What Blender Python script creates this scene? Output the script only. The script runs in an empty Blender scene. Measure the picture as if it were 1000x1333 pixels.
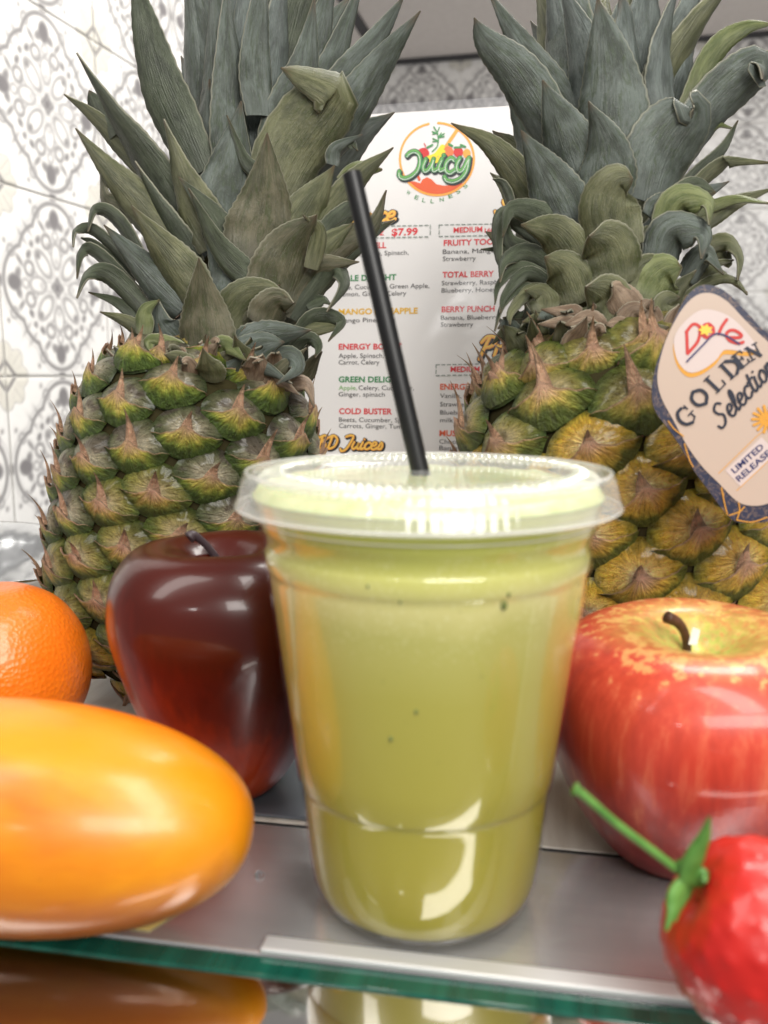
import bpy, math, random
import numpy as np
from mathutils import Vector, Matrix, noise
PI = math.pi
rnd = random.Random(7)
sc = bpy.context.scene
col = sc.collection

# ------------------------------------------------------------------ camera
F = 1150.0; CX = 500.0; CY = 666.5
PITCH = math.radians(8.9); CAMZ = .143
cam_d = bpy.data.cameras.new('camera'); cam = bpy.data.objects.new('camera', cam_d); col.objects.link(cam)
cam.location = (0, 0, CAMZ); cam.rotation_euler = (PI/2 - PITCH, 0, 0)
cam_d.sensor_fit = 'VERTICAL'; cam_d.sensor_height = 36; cam_d.sensor_width = 27
cam_d.lens = F*36/1333; cam_d.clip_start = .01; cam_d.clip_end = 50
cam_d.dof.use_dof = True; cam_d.dof.focus_distance = .40; cam_d.dof.aperture_fstop = 12.0
sc.camera = cam
# ------------------------------------------------------------------ world and lamps
w = bpy.data.worlds.new('World'); sc.world = w; w.use_nodes = True
w.node_tree.nodes['Background'].inputs[0].default_value = (1, .97, .94, 1)
w.node_tree.nodes['Background'].inputs[1].default_value = .27
sc.view_settings.view_transform = 'Standard'; sc.view_settings.look = 'None'
sc.view_settings.exposure = 0; sc.view_settings.gamma = 1
sc.cycles.max_bounces = 10; sc.cycles.transparent_max_bounces = 16
sc.cycles.caustics_reflective = False; sc.cycles.caustics_refractive = False
def area(name, loc, target, sx, sy, power, colr=(1, .97, .92)):
    l = bpy.data.lights.new(name, 'AREA'); l.shape = 'RECTANGLE'; l.size = sx; l.size_y = sy
    l.energy = power; l.color = colr
    o = bpy.data.objects.new(name, l); col.objects.link(o); o.location = loc
    o.rotation_euler = (Vector(target)-Vector(loc)).to_track_quat('-Z', 'Y').to_euler()
    return o
area('ceiling_or_fill_lamp', (.35, -.35, 1.25), (.05, .3, .05), .30, 1.0, 15)
area('ceiling_or_fill_lamp', (-.75, -.3, 1.25), (-.05, .3, .05), .30, 1.0, 8.5)
area('ceiling_or_fill_lamp', (.45, .95, 1.3), (-.35, 1.1, .3), .5, .5, 16)  # added lamp, aimed to brighten the left wall
area('ceiling_or_fill_lamp', (.45, -1.25, 1.0), (0, .4, .12), 1.2, .5, 30)  # added frontal fill behind the camera, brightens the menu and fruit undersides

# ------------------------------------------------------------------ helpers
cp, sp = math.cos(PITCH), math.sin(PITCH)
def ray(px, py):
    u = (px-CX)/F; v = (CY-py)/F
    return Vector((u, cp+v*sp, v*cp-sp))
def at(px, py, Y):
    d = ray(px, py); return Vector((0, 0, CAMZ)) + d*(Y/d.y)
def pxm(Y): return Y/F                        # metres per photo pixel at distance Y
def srgb(r, g, b):
    f = lambda c: (c/255/12.92 if c/255 <= .04045 else ((c/255+.055)/1.055)**2.4)
    return (f(r), f(g), f(b))

def mesh(name, verts, faces, smooth=True, cols=None, uvs=None):
    me = bpy.data.meshes.new(name); me.from_pydata([tuple(v) for v in verts], [], faces)
    if smooth: me.polygons.foreach_set('use_smooth', [True]*len(me.polygons))
    if cols is not None:
        a = me.color_attributes.new('Col', 'FLOAT_COLOR', 'POINT')
        arr = np.ones((len(verts), 4), dtype=np.float32); arr[:, :3] = np.array(cols, dtype=np.float32)
        a.data.foreach_set('color', arr.ravel())
    if uvs is not None:
        l = me.uv_layers.new(name='UVMap'); vi = np.zeros(len(me.loops), dtype=np.int32)
        me.loops.foreach_get('vertex_index', vi)
        l.data.foreach_set('uv', np.array(uvs, dtype=np.float32)[vi].ravel())
    me.update(); return me
def obj(name, me, m=None, parent=None, loc=None, mat4=None):
    o = bpy.data.objects.new(name, me)
    if m is not None and not me.materials: me.materials.append(m)
    col.objects.link(o)
    if parent is not None: o.parent = parent
    if loc is not None: o.location = loc
    if mat4 is not None: o.matrix_local = mat4
    return o
def tag(o, label=None, cat=None, group=None, kind=None):
    if label: o['label'] = label
    if cat: o['category'] = cat
    if group: o['group'] = group
    if kind: o['kind'] = kind
    return o
def empty(name, loc, rot=(0, 0, 0)):
    o = bpy.data.objects.new(name, None); o.empty_display_size = .02; col.objects.link(o)
    o.location = loc; o.rotation_euler = rot; return o
def catmull(pts, n):
    P = [Vector(p) for p in pts]; P = [P[0]*2-P[1]] + P + [P[-1]*2-P[-2]]
    out = []; m = len(P)-3
    for k in range(n+1):
        t = k/n*m; i = min(int(t), m-1); t -= i
        a, b, c, d = P[i:i+4]
        out.append(.5*((2*b)+(c-a)*t+(2*a-5*b+4*c-d)*t*t+(3*b-a-3*c+d)*t**3))
    return out
def lathe(name, prof, seg=96, fn=None, cap=False):
    vs = []; fs = []; uv = []
    n = len(prof)
    for j, (r, z) in enumerate(prof):
        for i in range(seg):
            a = 2*PI*i/seg; rr, zz = (r, z) if fn is None else fn(r, z, a, j)
            vs.append((rr*math.cos(a), rr*math.sin(a), zz)); uv.append((i/seg, j/(n-1)))
    for j in range(n-1):
        for i in range(seg):
            k = (i+1) % seg
            fs.append((j*seg+i, j*seg+k, (j+1)*seg+k, (j+1)*seg+i))
    return mesh(name, vs, fs, uvs=uv)
def tube(name, pts, rad, seg=12, n=24, cols=None):
    C = catmull(pts, n); vs = []; fs = []
    up = Vector((.3, .8, .2)).normalized()
    for k, c in enumerate(C):
        T = (C[min(k+1, n)]-C[max(k-1, 0)]).normalized()
        s = T.cross(up).normalized(); q = s.cross(T)
        r = rad(k/n) if callable(rad) else rad
        for i in range(seg):
            a = 2*PI*i/seg; vs.append(c+(s*math.cos(a)+q*math.sin(a))*r)
    for k in range(n):
        for i in range(seg):
            j = (i+1) % seg; fs.append((k*seg+i, k*seg+j, (k+1)*seg+j, (k+1)*seg+i))
    vs.append(C[0]); vs.append(C[-1]); a, b = len(vs)-2, len(vs)-1
    for i in range(seg):
        j = (i+1) % seg; fs.append((a, j, i)); fs.append((b, n*seg+i, n*seg+j))
    return mesh(name, vs, fs)
def box(name, x0, x1, y0, y1, z0, z1, bev=0):
    b = bev
    if not b:
        vs = [(x, y, z) for z in (z0, z1) for y in (y0, y1) for x in (x0, x1)]
        return mesh(name, vs, [(0, 2, 3, 1), (4, 5, 7, 6), (0, 1, 5, 4), (2, 6, 7, 3), (0, 4, 6, 2), (1, 3, 7, 5)], smooth=False)
    import bmesh
    me = box(name, x0, x1, y0, y1, z0, z1); bm = bmesh.new(); bm.from_mesh(me)
    bmesh.ops.bevel(bm, geom=bm.edges[:], offset=b, segments=2, profile=.5, affect='EDGES'); bm.to_mesh(me); bm.free()
    return me

# ------------------------------------------------------------------ materials
class N:
    """small wrapper to write node materials"""
    def __init__(s, name):
        s.m = bpy.data.materials.new(name); s.m.use_nodes = True; s.t = s.m.node_tree
        s.b = s.t.nodes['Principled BSDF']; s.out = s.t.nodes['Material Output']
    def n(s, typ, ins=None, **kw):
        x = s.t.nodes.new(typ)
        for k, v in kw.items(): setattr(x, k, v)
        for k, v in (ins or {}).items():
            if isinstance(v, bpy.types.NodeSocket): s.t.links.new(v, x.inputs[k])
            else: x.inputs[k].default_value = v
        return x
    def set(s, **kw):
        for k, v in kw.items():
            k = k.replace('_', ' ')
            if isinstance(v, bpy.types.NodeSocket): s.t.links.new(v, s.b.inputs[k])
            else:
                if k in ('Base Color', 'Subsurface Radius') and len(v) == 3 and k == 'Base Color': v = (*v, 1)
                s.b.inputs[k].default_value = v
        return s
    def fres(s, ior, add=0.0):
        f = s.n('ShaderNodeFresnel', {0: ior}).outputs[0]; bf = s.n('ShaderNodeNewGeometry').outputs['Backfacing']
        return s.math('ADD', s.math('MULTIPLY', f, s.math('SUBTRACT', 1.0, bf)), add)
    def coord(s, scale=(1, 1, 1), which='Object', rand=False):
        c = s.n('ShaderNodeTexCoord').outputs[which]
        mp = s.n('ShaderNodeMapping', {0: c, 'Scale': scale})
        if rand:
            r = s.n('ShaderNodeObjectInfo').outputs['Random']
            mu = s.n('ShaderNodeMath', {0: r, 1: 37.0}, operation='MULTIPLY').outputs[0]
            cb = s.n('ShaderNodeCombineXYZ', {0: mu, 1: mu, 2: mu}).outputs[0]
            s.t.links.new(cb, mp.inputs['Location'])
        return mp.outputs[0]
    def noise(s, vec, scale, detail=4, rough=.55, dist=0):
        return s.n('ShaderNodeTexNoise', {'Vector': vec, 'Scale': scale, 'Detail': detail, 'Roughness': rough, 'Distortion': dist}).outputs[0]
    def ramp(s, fac, stops):
        r = s.n('ShaderNodeValToRGB', {0: fac}); e = r.color_ramp.elements
        while len(e) < len(stops): e.new(.5)
        for k, (p, c) in enumerate(stops):
            e[k].position = p; e[k].color = (*c, 1) if len(c) == 3 else c
        return r.outputs[0]
    def mix(s, f, a, b, mode='MIX'):
        x = s.n('ShaderNodeMix', data_type='RGBA', blend_type=mode)
        for k, v in ((0, f), (6, a), (7, b)):
            if isinstance(v, bpy.types.NodeSocket): s.t.links.new(v, x.inputs[k])
            else: x.inputs[k].default_value = (*v, 1) if isinstance(v, tuple) and len(v) == 3 else v
        return x.outputs[2]
    def math(s, op, a, b=0.0, clamp=False):
        x = s.n('ShaderNodeMath', {0: a, 1: b}, operation=op); x.use_clamp = clamp; return x.outputs[0]
    def bump(s, h, strength, dist=.001):
        s.t.links.new(s.n('ShaderNodeBump', {'Height': h, 'Strength': strength, 'Distance': dist}).outputs[0], s.b.inputs['Normal']); return s
def plain(name, c, rough=.5, **kw):
    return N(name).set(Base_Color=c, Roughness=rough, **kw).m

# steel of the counter
k = N('brushed steel'); v = k.coord((3, 260, 60))
nz = k.noise(v, 3, 5); big = k.noise(k.coord((1, 2.5, 1)), 26, 7, .72, .6)
k.set(Base_Color=k.ramp(nz, [(.3, (.70, .70, .71)), (.7, (.80, .80, .81))]), Metallic=.76,
      Roughness=k.ramp(big, [(.35, (.15,)*3), (.65, (.27,)*3)])).bump(nz, .06, .0002)
M_STEEL = k.m
M_STEEL2 = plain('steel lip', (.66, .66, .66), .38, Metallic=.5)
M_SHEET = plain('blue grey steel tray', (.22, .26, .31), .3, Metallic=.6)
k = N('beige laminate'); v = k.coord((60, 6, 6)); nz = k.noise(v, 2.5, 6, .6)
k.set(Base_Color=k.ramp(nz, [(.25, (.50, .45, .39)), (.55, (.66, .62, .56)), (.8, (.74, .71, .66))]), Roughness=.4)
M_LAM = k.m
M_GAP = plain('dark rubber gasket', (.02, .02, .02), .6)
k = N('green glass edge'); nz = k.noise(k.coord((40, 4, 4)), 3, 3)
k.set(Base_Color=k.ramp(nz, [(.3, (.004, .038, .026)), (.75, (.010, .11, .075))]), Roughness=.12, Coat_Weight=.6)
M_GEDGE = k.m
k = N('curved front glass'); nz = k.noise(k.coord((1, 1, 1)), 25, 4)
k.set(Base_Color=k.ramp(nz, [(.3, (.72, .70, .67)), (.7, (.80, .78, .75))]), Metallic=1.0, Roughness=.06)
M_FGLASS = k.m

# ------------------------------------------------------------------ counter, walls, ceiling
YAW = math.radians(-10.3)
EDGE = Vector((-.099, .2125, 0))                  # a point on the front edge of the steel top
ux = Vector((math.cos(YAW), math.sin(YAW), 0)); uy = Vector((-math.sin(YAW), math.cos(YAW), 0))
case = empty('display_case', (EDGE.x, EDGE.y, 0), (0, 0, YAW))
tag(case, 'steel topped glass display case the cup and the fruit stand on', 'display case')
obj('steel_top', box('steel_top', -.35, .45, .001, .0625, -.006, 0, .0006), M_STEEL, case)
obj('gasket', box('gasket', -.35, .45, .0625, .0665, -.008, -.0015), M_GAP, case)
obj('rear_top', box('rear_top', -.35, .45, .0665, .52, -.008, -.001, .0005), M_LAM, case)
lip = box('steel_lip', .069, .45, .0004, .0062, 0, .0016, .0006)
obj('steel_lip', lip, M_STEEL2, case)
obj('glass_edge', box('glass_edge', -.35, .45, -.0064, .0004, -.0062, -.0004, .0005), M_GEDGE, case)
# convex front glass dropping towards the viewer
prof = []
R_ = .13
for i in range(25):
    a = math.radians(4 + 60*i/24)
    prof.append((-.0064 - R_*(math.sin(a)-math.sin(math.radians(4))), -.0012 - R_*(math.cos(math.radians(4))-math.cos(a))))
prof.append((prof[-1][0]-.002, -.16))
vs = []; fs = []
n = len(prof)
for x in (-.35, .45):
    for (y, z) in prof: vs.append((x, y, z))
    for (y, z) in prof: vs.append((x, y+.0, z-.005))
for i in range(n-1):
    fs.append((i, i+1, 2*n+i+1, 2*n+i)); fs.append((n+i+1, n+i, 3*n+i, 3*n+i+1))
obj('curved_glass', mesh('curved_glass', vs, fs), M_FGLASS, case)
sheet = obj('steel_sheet', box('steel_sheet', -.17, -.045, .0, .13, 0, .0012, .0006), M_SHEET)  # thin sheet added to turn the rear top bluish grey here
sheet.rotation_euler = (0, 0, YAW); sheet.location = at(290, 1076, .268)*1.0; sheet.location.z = -.0008
sheet.location = EDGE + ux*.155 + uy*.068 + Vector((0, 0, -.0008)); sheet.location -= ux*.0
tag(sheet, 'thin blue grey steel tray under the dark red apple', 'sheet')

# ornamental tile: print and slight relief on a grid shared by all tiles
def tile_grid(n, name):
    g = np.linspace(-1, 1, n+1); X, Y = np.meshgrid(g, g)
    ax, ay = np.abs(X), np.abs(Y)
    P, Q = np.maximum(ax, ay), np.minimum(ax, ay)         # eight fold symmetry
    sm = lambda d, s=.018: 1/(1+np.exp(np.clip(d/s*2.2, -40, 40)))   # 1 inside
    grey = np.zeros_like(X); lite = np.zeros_like(X)
    def circ(x, y, r): return np.hypot(P-x, Q-y)-r
    def ell(x, y, a, b, rot=0):
        c, s_ = math.cos(rot), math.sin(rot); dx, dy = P-x, Q-y
        return (np.hypot((dx*c+dy*s_)/a, (-dx*s_+dy*c)/b)-1)*min(a, b)
    def paint(d, k=1.0, s=.016):
        nonlocal grey; grey = np.maximum(grey, sm(d, s)*k)
    body = np.minimum(circ(.52, 0, .42), np.hypot(P-.3, Q-.3)-.36)
    paint(np.abs(body)-.026, .95); paint(np.abs(body-.065)-.008, .45)
    paint(ell(.76, 0, .12, .095)); paint(ell(.70, .10, .05, .075, .5), .9)
    paint(ell(.66, .24, .085, .03, .8), .9); paint(ell(.50, .32, .04, .055, .7), .95)
    paint(np.abs(circ(.50, .17, .075))-.022, .9)
    paint(np.abs(ell(.36, 0, .14, .09))-.016, .8)
    paint(np.abs(ell(.24, .24, .17, .09, .78))-.016, .85)
    paint(ell(.33, .33, .05, .045), .9); paint(circ(.44, .44, .04), .9)
    paint(ell(0, 0, .06, .06), 1.0)
    paint(np.abs(ell(.17, 0, .13, .055))-.010, .6)
    paint(np.abs(ell(.58, 0, .05, .05))-.014, .8)
    paint(np.abs(circ(.80, .33, .055))-.018, .8); paint(ell(.60, .50, .09, .022, .8), .8); paint(np.abs(circ(.14, .40, .05))-.016, .8); paint(np.abs(ell(.42, .12, .05, .03, .6))-.012, .8)
    # daisy in the corner
    cx, cy = 1-ax, 1-ay; rr = np.hypot(cx, cy); th = np.arctan2(cy, cx)
    pet = .36*(.80+.20*np.abs(np.cos(th*4)))
    lite = np.maximum(lite, sm(rr-pet, .012)*.9)
    paint(np.abs(rr-pet)-.006, .6, .01)
    rays = np.abs(((th/(PI/2)*4) % 1)-.5)
    paint(np.where(rr < pet, (.5-rays)*rr*.9-.004+(rr < .16)*1, 1), .45, .006)
    dm = cx+cy
    paint(np.abs(dm-.14)-.03, .95, .012)
    # small lozenge in the middle of each side
    paint((np.hypot((1-P)/.035, Q/.07)-1)*.035, .95, .01)
    paint(np.where(rr > .4, np.hypot((1-P)-.10, Q-.42)-.028, 1), .8)
    base = np.array(srgb(250, 249, 247)); gr = np.array(srgb(138, 135, 137)); cr = np.array(srgb(230, 227, 217))
    C = base[None, None]*(1-lite[..., None])+cr*lite[..., None]
    C = C*(1-grey[..., None])+gr*grey[..., None]
    Z = -.0009*grey + .0002*lite
    S = .0988
    m_ = np.maximum(ax, ay); Z = np.where(m_ > .99, Z-.0005, Z)
    vs = np.stack([X*S, Y*S, Z], -1).reshape(-1, 3)
    m = n+1
    fs = [(j*m+i, j*m+i+1, (j+1)*m+i+1, (j+1)*m+i) for j in range(n) for i in range(n)]
    return mesh(name, vs, fs, cols=C.reshape(-1, 3))
k = N('glazed patterned tile'); a = k.n('ShaderNodeVertexColor', layer_name='Col').outputs[0]
nz = k.noise(k.coord(rand=True), 30, 4)
k.set(Base_Color=k.mix(1.0, a, k.ramp(nz, [(.3, (.93, .93, .93)), (.7, (1, 1, 1))]), 'MULTIPLY'), Roughness=.28)
M_TILE = k.m
M_GROUT = plain('grey grout', srgb(232, 230, 226), .9)
TG = tile_grid(110, 'tile')
TG2 = tile_grid(56, 'tile_coarse')
def wall(name, origin, ang, i0, i1, z0, j0, j1, me):
    """wall whose face runs along direction ang (radians from +X); tiles i0..i1 along, rows j0..j1 up from z0"""
    d = Vector((math.cos(ang), math.sin(ang), 0)); nrm = Vector((math.sin(ang), -math.cos(ang), 0))
    if nrm.dot(Vector((0, .4, 0))-Vector(origin)) < 0: nrm = -nrm
    M = Matrix((( d.x, 0, nrm.x, origin[0]), (d.y, 0, nrm.y, origin[1]), (0, 1, 0, z0), (0, 0, 0, 1)))
    if M.to_3x3().determinant() < 0:
        d2 = -d; M = Matrix(((d2.x, 0, nrm.x, origin[0]), (d2.y, 0, nrm.y, origin[1]), (0, 1, 0, z0), (0, 0, 0, 1))); flip = -1
    else: flip = 1
    root = bpy.data.objects.new(name, box(name, *(sorted((i0*.2*flip, i1*.2*flip))), j0*.2, j1*.2, -.12, -.0022))
    root.data.materials.append(M_GROUT); col.objects.link(root); root.matrix_world = M
    for i in range(i0, i1):
        for j in range(j0, j1):
            o = obj('tile', me, M_TILE, root); o.location = ((i+.5)*.2*flip, (j+.5)*.2, 0)
            o.rotation_euler = (0, 0, rnd.choice((0, PI/2, PI, -PI/2)))
    return root
LW = math.radians(90-15)
P0 = at(8, 490, .95)
wl = wall('tiled_wall', (P0.x, P0.y, 0), LW, -2, 3, P0.z, -3, 5, TG)
tag(wl, 'white wall of grey medallion tiles receding beside the left pineapple', 'wall')
BW = math.radians(-12.5)
CEIL = CAMZ+.80
wb = wall('tiled_wall', (.0, 2.45, 0), BW, -4, 8, CEIL, -6, 0, TG2)
tag(wb, 'far wall of small looking patterned tiles below the ceiling behind the menu', 'wall')
k = N('ceiling panel'); nz = k.noise(k.coord(), 60, 5)
k.set(Base_Color=k.ramp(nz, [(.3, (.86, .80, .76)), (.7, (.92, .86, .82))]), Roughness=.9); M_CEIL = k.m
M_TBAR = plain('dark ceiling rail', (.05, .05, .055), .5)
ce = empty('ceiling', (0, 2.45, CEIL), (0, 0, BW)); ce['kind'] = 'structure'
xs = [-1.15, -.585, -.02, .545+.42, 1.6]
xs = [-1.2, -.62, .0, 1.10, 1.75]
for i in range(4):
    obj('ceiling_panel', box('ceiling_panel', xs[i]+.008, xs[i+1]-.008, -1.1, -.012, 0, .02, .002), M_CEIL, ce)
for i in range(5):
    obj('ceiling_rail', box('ceiling_rail', xs[i]-.013, xs[i]+.013, -1.1, -.012, -.004, .012), M_TBAR, ce)
obj('ceiling_trim', box('ceiling_trim', -1.2, 1.75, -.012, 0, -.010, .02), M_TBAR, ce)

# ------------------------------------------------------------------ flat print helpers
class Plane:
    def __init__(s, O, yaw, tilt):
        s.O = Vector(O); s.r = Vector((math.cos(yaw), math.sin(yaw), 0))
        back = Vector((-math.sin(yaw), math.cos(yaw), 0))
        s.u = (Vector((0, 0, 1))*math.cos(tilt)+back*math.sin(tilt)).normalized()
        s.n = s.r.cross(s.u)                    # towards the viewer
        s.M = Matrix.Identity(4)
        for i in range(3): s.M[i][0], s.M[i][1], s.M[i][2], s.M[i][3] = s.r[i], s.u[i], s.n[i], s.O[i]
    def uv(s, px, py):
        o = Vector((0, 0, CAMZ)); d = ray(px, py); t = (s.O-o).dot(s.n)/d.dot(s.n); p = o+d*t-s.O
        return (p.dot(s.r), p.dot(s.u))
def ribbon(paths, width, z, name='stroke', n=20, eps=6e-6):
    """flat rounded pen strokes in the xy plane, each stroke a hair above the last"""
    vs = []; fs = []
    for q, pts in enumerate(paths):
        zz = z+eps*q
        P = [Vector((p[0], p[1], 0)) for p in pts]
        if len(P) == 1: C = [P[0]]
        elif len(P) == 2: C = [P[0], P[1]]
        else: C = catmull(P, n)
        b = len(vs); m = len(C)
        for k, c in enumerate(C):
            if m > 1:
                T = (C[min(k+1, m-1)]-C[max(k-1, 0)]); T = T.normalized() if T.length > 0 else Vector((1, 0, 0))
            else: T = Vector((1, 0, 0))
            s_ = Vector((-T.y, T.x, 0))*width/2
            vs += [(c.x+s_.x, c.y+s_.y, zz), (c.x-s_.x, c.y-s_.y, zz)]
        for k in range(m-1): fs.append((b+2*k, b+2*k+1, b+2*k+3, b+2*k+2))
        for e, sg in ((0, -1), (m-1, 1)):          # round caps
            T = (C[min(e+1, m-1)]-C[max(e-1, 0)]) if m > 1 else Vector((1, 0, 0))
            a0 = math.atan2(T.y, T.x)+(PI if sg < 0 else 0); b2 = len(vs)
            for i in range(9):
                a = a0-PI/2+PI*i/8; vs.append((C[e].x+math.cos(a)*width/2, C[e].y+math.sin(a)*width/2, zz))
            fs.append(tuple(range(b2, b2+9)))
    return mesh(name, vs, fs, smooth=False)
def poly(name, pts, z, smooth_n=0, closed=True, th=0):
    from mathutils.geometry import tessellate_polygon
    P = [Vector((p[0], p[1], 0)) for p in pts]
    if smooth_n:
        Q = P+P[:3]; out = []
        for i in range(len(P)):
            a, b, c, d = P[i-1], P[i], P[(i+1) % len(P)], P[(i+2) % len(P)]
            for k in range(smooth_n):
                t = k/smooth_n; out.append(.5*((2*b)+(c-a)*t+(2*a-5*b+4*c-d)*t*t+(3*b-a-3*c+d)*t**3))
        P = out
    tri = tessellate_polygon([P]); m = len(P)
    vs = [(p.x, p.y, z) for p in P]; fs = []
    for t in tri:
        a, b, c = (P[i] for i in t)
        fs.append(tuple(t) if (b-a).cross(c-a).z > 0 else tuple(reversed(t)))
    if th:
        vs += [(p.x, p.y, z-th) for p in P]; fs += [tuple(i+m for i in reversed(f)) for f in fs]
        for i in range(m): fs.append((i, (i+1) % m, (i+1) % m+m, i+m))
    return mesh(name, vs, fs, smooth=False)
def text_mesh(s, width=None, height=.002, bold=0.0, shear=0.0, align='LEFT'):
    c = bpy.data.curves.new('txt', 'FONT'); c.body = s; c.size = 1; c.offset = bold; c.shear = shear; c.resolution_u = 3
    o = bpy.data.objects.new('txt', c); col.objects.link(o)
    dg = bpy.context.evaluated_depsgraph_get(); me = bpy.data.meshes.new_from_object(o.evaluated_get(dg))
    bpy.data.objects.remove(o); bpy.data.curves.remove(c)
    me.name = 'lettering'
    co = np.zeros(len(me.vertices)*3); me.vertices.foreach_get('co', co); co = co.reshape(-1, 3)
    if len(co):
        x0, x1 = co[:, 0].min(), co[:, 0].max()
        cap = .729                        # cap height of the built in font at size 1
        sy = height/cap; sx = width/(x1-x0) if width else sy
        co[:, 0] = (co[:, 0]-x0)*sx
        if align == 'RIGHT': co[:, 0] -= (x1-x0)*sx
        co[:, 1] *= sy; me.vertices.foreach_set('co', co.ravel()); me.update()
    return me
# pen-script glyphs: strokes in units of x-height, advance
SCRIPT = {
 'J': ([[(.25, 1.75), (.7, 1.95), (1.15, 1.8), (.95, .9), (.6, 0), (.1, -.35), (-.15, .0)]], 1.25),
 'S': ([[(1.15, 1.6), (.8, 1.9), (.35, 1.6), (.5, 1.1), (.85, .7), (.6, .1), (.1, .0), (-.1, .35)]], 1.25),
 'P': ([[(.2, -.35), (.4, .8), (.6, 1.75)], [(.05, 1.3), (.4, 1.85), (1.0, 1.8), (1.15, 1.3), (.85, .9), (.5, .8)]], 1.2),
 'C': ([[(1.1, 1.5), (.8, 1.85), (.3, 1.5), (.1, .7), (.35, .05), (.85, .15)]], 1.15),
 'B': ([[(.2, 0), (.4, 1.8)], [(.1, 1.6), (.6, 1.9), (1.0, 1.5), (.5, 1.0), (1.0, .6), (.7, .05), (.2, .05)]], 1.15),
 'D': ([[(.2, 0), (.45, 1.75)], [(.05, 1.6), (.6, 1.9), (1.15, 1.3), (1.0, .4), (.5, .0), (.15, .05)]], 1.3),
 'u': ([[(.15, 1), (.0, .3), (.25, .0), (.6, .4), (.75, 1), (.62, .3), (.8, .0), (.98, .15)]], 1.0),
 'i': ([[(.2, 1), (.05, .3), (.2, .0), (.45, .15)], [(.32, 1.42)]], .5),
 'c': ([[(.7, .85), (.45, 1.0), (.1, .65), (.1, .15), (.4, .0), (.75, .25)]], .78),
 'e': ([[(.1, .45), (.55, .6), (.6, .95), (.3, 1.0), (.05, .5), (.2, .05), (.5, .0), (.8, .25)]], .8),
 'l': ([[(.1, .4), (.45, 1.3), (.4, 1.85), (.2, 1.5), (.1, .5), (.2, .0), (.45, .15)]], .5),
 's': ([[(.15, .3), (.4, 1.0), (.6, .5), (.45, .05), (.05, .1)]], .7),
 'r': ([[(.1, 0), (.2, .95), (.3, .8), (.6, .95)]], .65),
 'o': ([[(.45, 1), (.1, .7), (.1, .15), (.4, .0), (.7, .4), (.6, .9), (.4, 1.0)]], .8),
 't': ([[(.35, 1.6), (.15, .4), (.3, .0), (.55, .15)], [(.0, 1.05), (.6, 1.15)]], .6),
 'n': ([[(.1, 0), (.2, .95)], [(.18, .6), (.5, 1.0), (.65, .6), (.6, .1), (.85, .15)]], .95),
 'm': ([[(.1, 0), (.2, .95)], [(.18, .6), (.4, 1.0), (.5, .5), (.5, .05)], [(.5, .6), (.75, 1.0), (.85, .5), (.85, .1), (1.05, .15)]], 1.15),
 'h': ([[(.1, 0), (.35, 1.8)], [(.15, .5), (.45, 1.0), (.6, .6), (.6, .1), (.8, .15)]], .85),
 ' ': ([], .6)}
def script(s, xh, slant=.18):
    out = []; x = 0
    for ch in s:
        st, adv = SCRIPT[ch]
        for p in st: out.append([((x+a+slant*b)*xh, b*xh) for a, b in p])
        x += adv
    return out, x*xh
def xf(paths, x, y, ang=0, sx=1):
    c, s_ = math.cos(ang), math.sin(ang)
    return [[(x+(a*sx)*c-b*s_, y+(a*sx)*s_+b*c) for a, b in p] for p in paths]

# ------------------------------------------------------------------ the menu
M_PAPER = plain('white paper', srgb(226, 223, 220), .6)
INK = {k: plain('ink '+k, srgb(*c), .5) for k, c in dict(red=(214, 50, 58), black=(45, 42, 45), green=(38, 130, 72), yellow=(226, 176, 42),
       orange=(222, 92, 48), tan=(240, 165, 70), pale=(235, 200, 90), lime=(110, 170, 85), dark=(32, 38, 42), white=(240, 240, 236), dash=(110, 125, 115), leaf=(70, 140, 80),
       banana=(240, 214, 50), peach=(238, 120, 70), berry=(205, 48, 48)).items()}
MP = Plane(at(570, 330, .56), YAW*1.15, math.radians(6))
menu = empty('menu_sheet', (0, 0, 0)); menu.matrix_world = MP.M
tag(menu, 'laminated paper juice menu standing between the two pineapples', 'menu')
xa, yt = MP.uv(300, 158); xb, yt2 = MP.uv(845, 128); _, ytop = MP.uv(568, 143.5); yb = ytop-.30
obj('paper', box('paper', xa, xb, yb, ytop, -.0006, 0), M_PAPER, menu)
k = N('clear laminate'); tr = k.n('ShaderNodeBsdfTransparent', {0: (.96, .96, .97, 1)}).outputs[0]
bz = k.noise(k.coord(), 170, 3); bp = k.n('ShaderNodeBump', {'Height': bz, 'Strength': .10, 'Distance': .0006}).outputs[0]
gl = k.n('ShaderNodeBsdfGlossy', {'Color': (1, 1, 1, 1), 'Roughness': .16, 'Normal': bp}).outputs[0]
fr = k.fres(1.5)
mx = k.n('ShaderNodeMixShader', {0: fr, 1: tr, 2: gl}).outputs[0]; k.t.links.new(mx, k.out.inputs[0]); M_LAMI = k.m
obj('laminate', box('laminate', xa-.006, xb+.006, yb-.006, ytop+.0058, -.0009, .0009), M_LAMI, menu)
k = N('laminate border'); k.set(Base_Color=(.6, .6, .62), Roughness=.2)
tr = k.n('ShaderNodeBsdfTransparent').outputs[0]
k.t.links.new(k.n('ShaderNodeMixShader', {0: .16, 1: tr, 2: k.b.outputs[0]}).outputs[0], k.out.inputs[0])
obj('laminate_border', poly('laminate_border', [(xa-.0055, ytop+.0002), (xb+.0055, ytop+.0002), (xb+.0055, ytop+.0054), (xa-.0055, ytop+.0054)], -.0001), k.m, menu)
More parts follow.
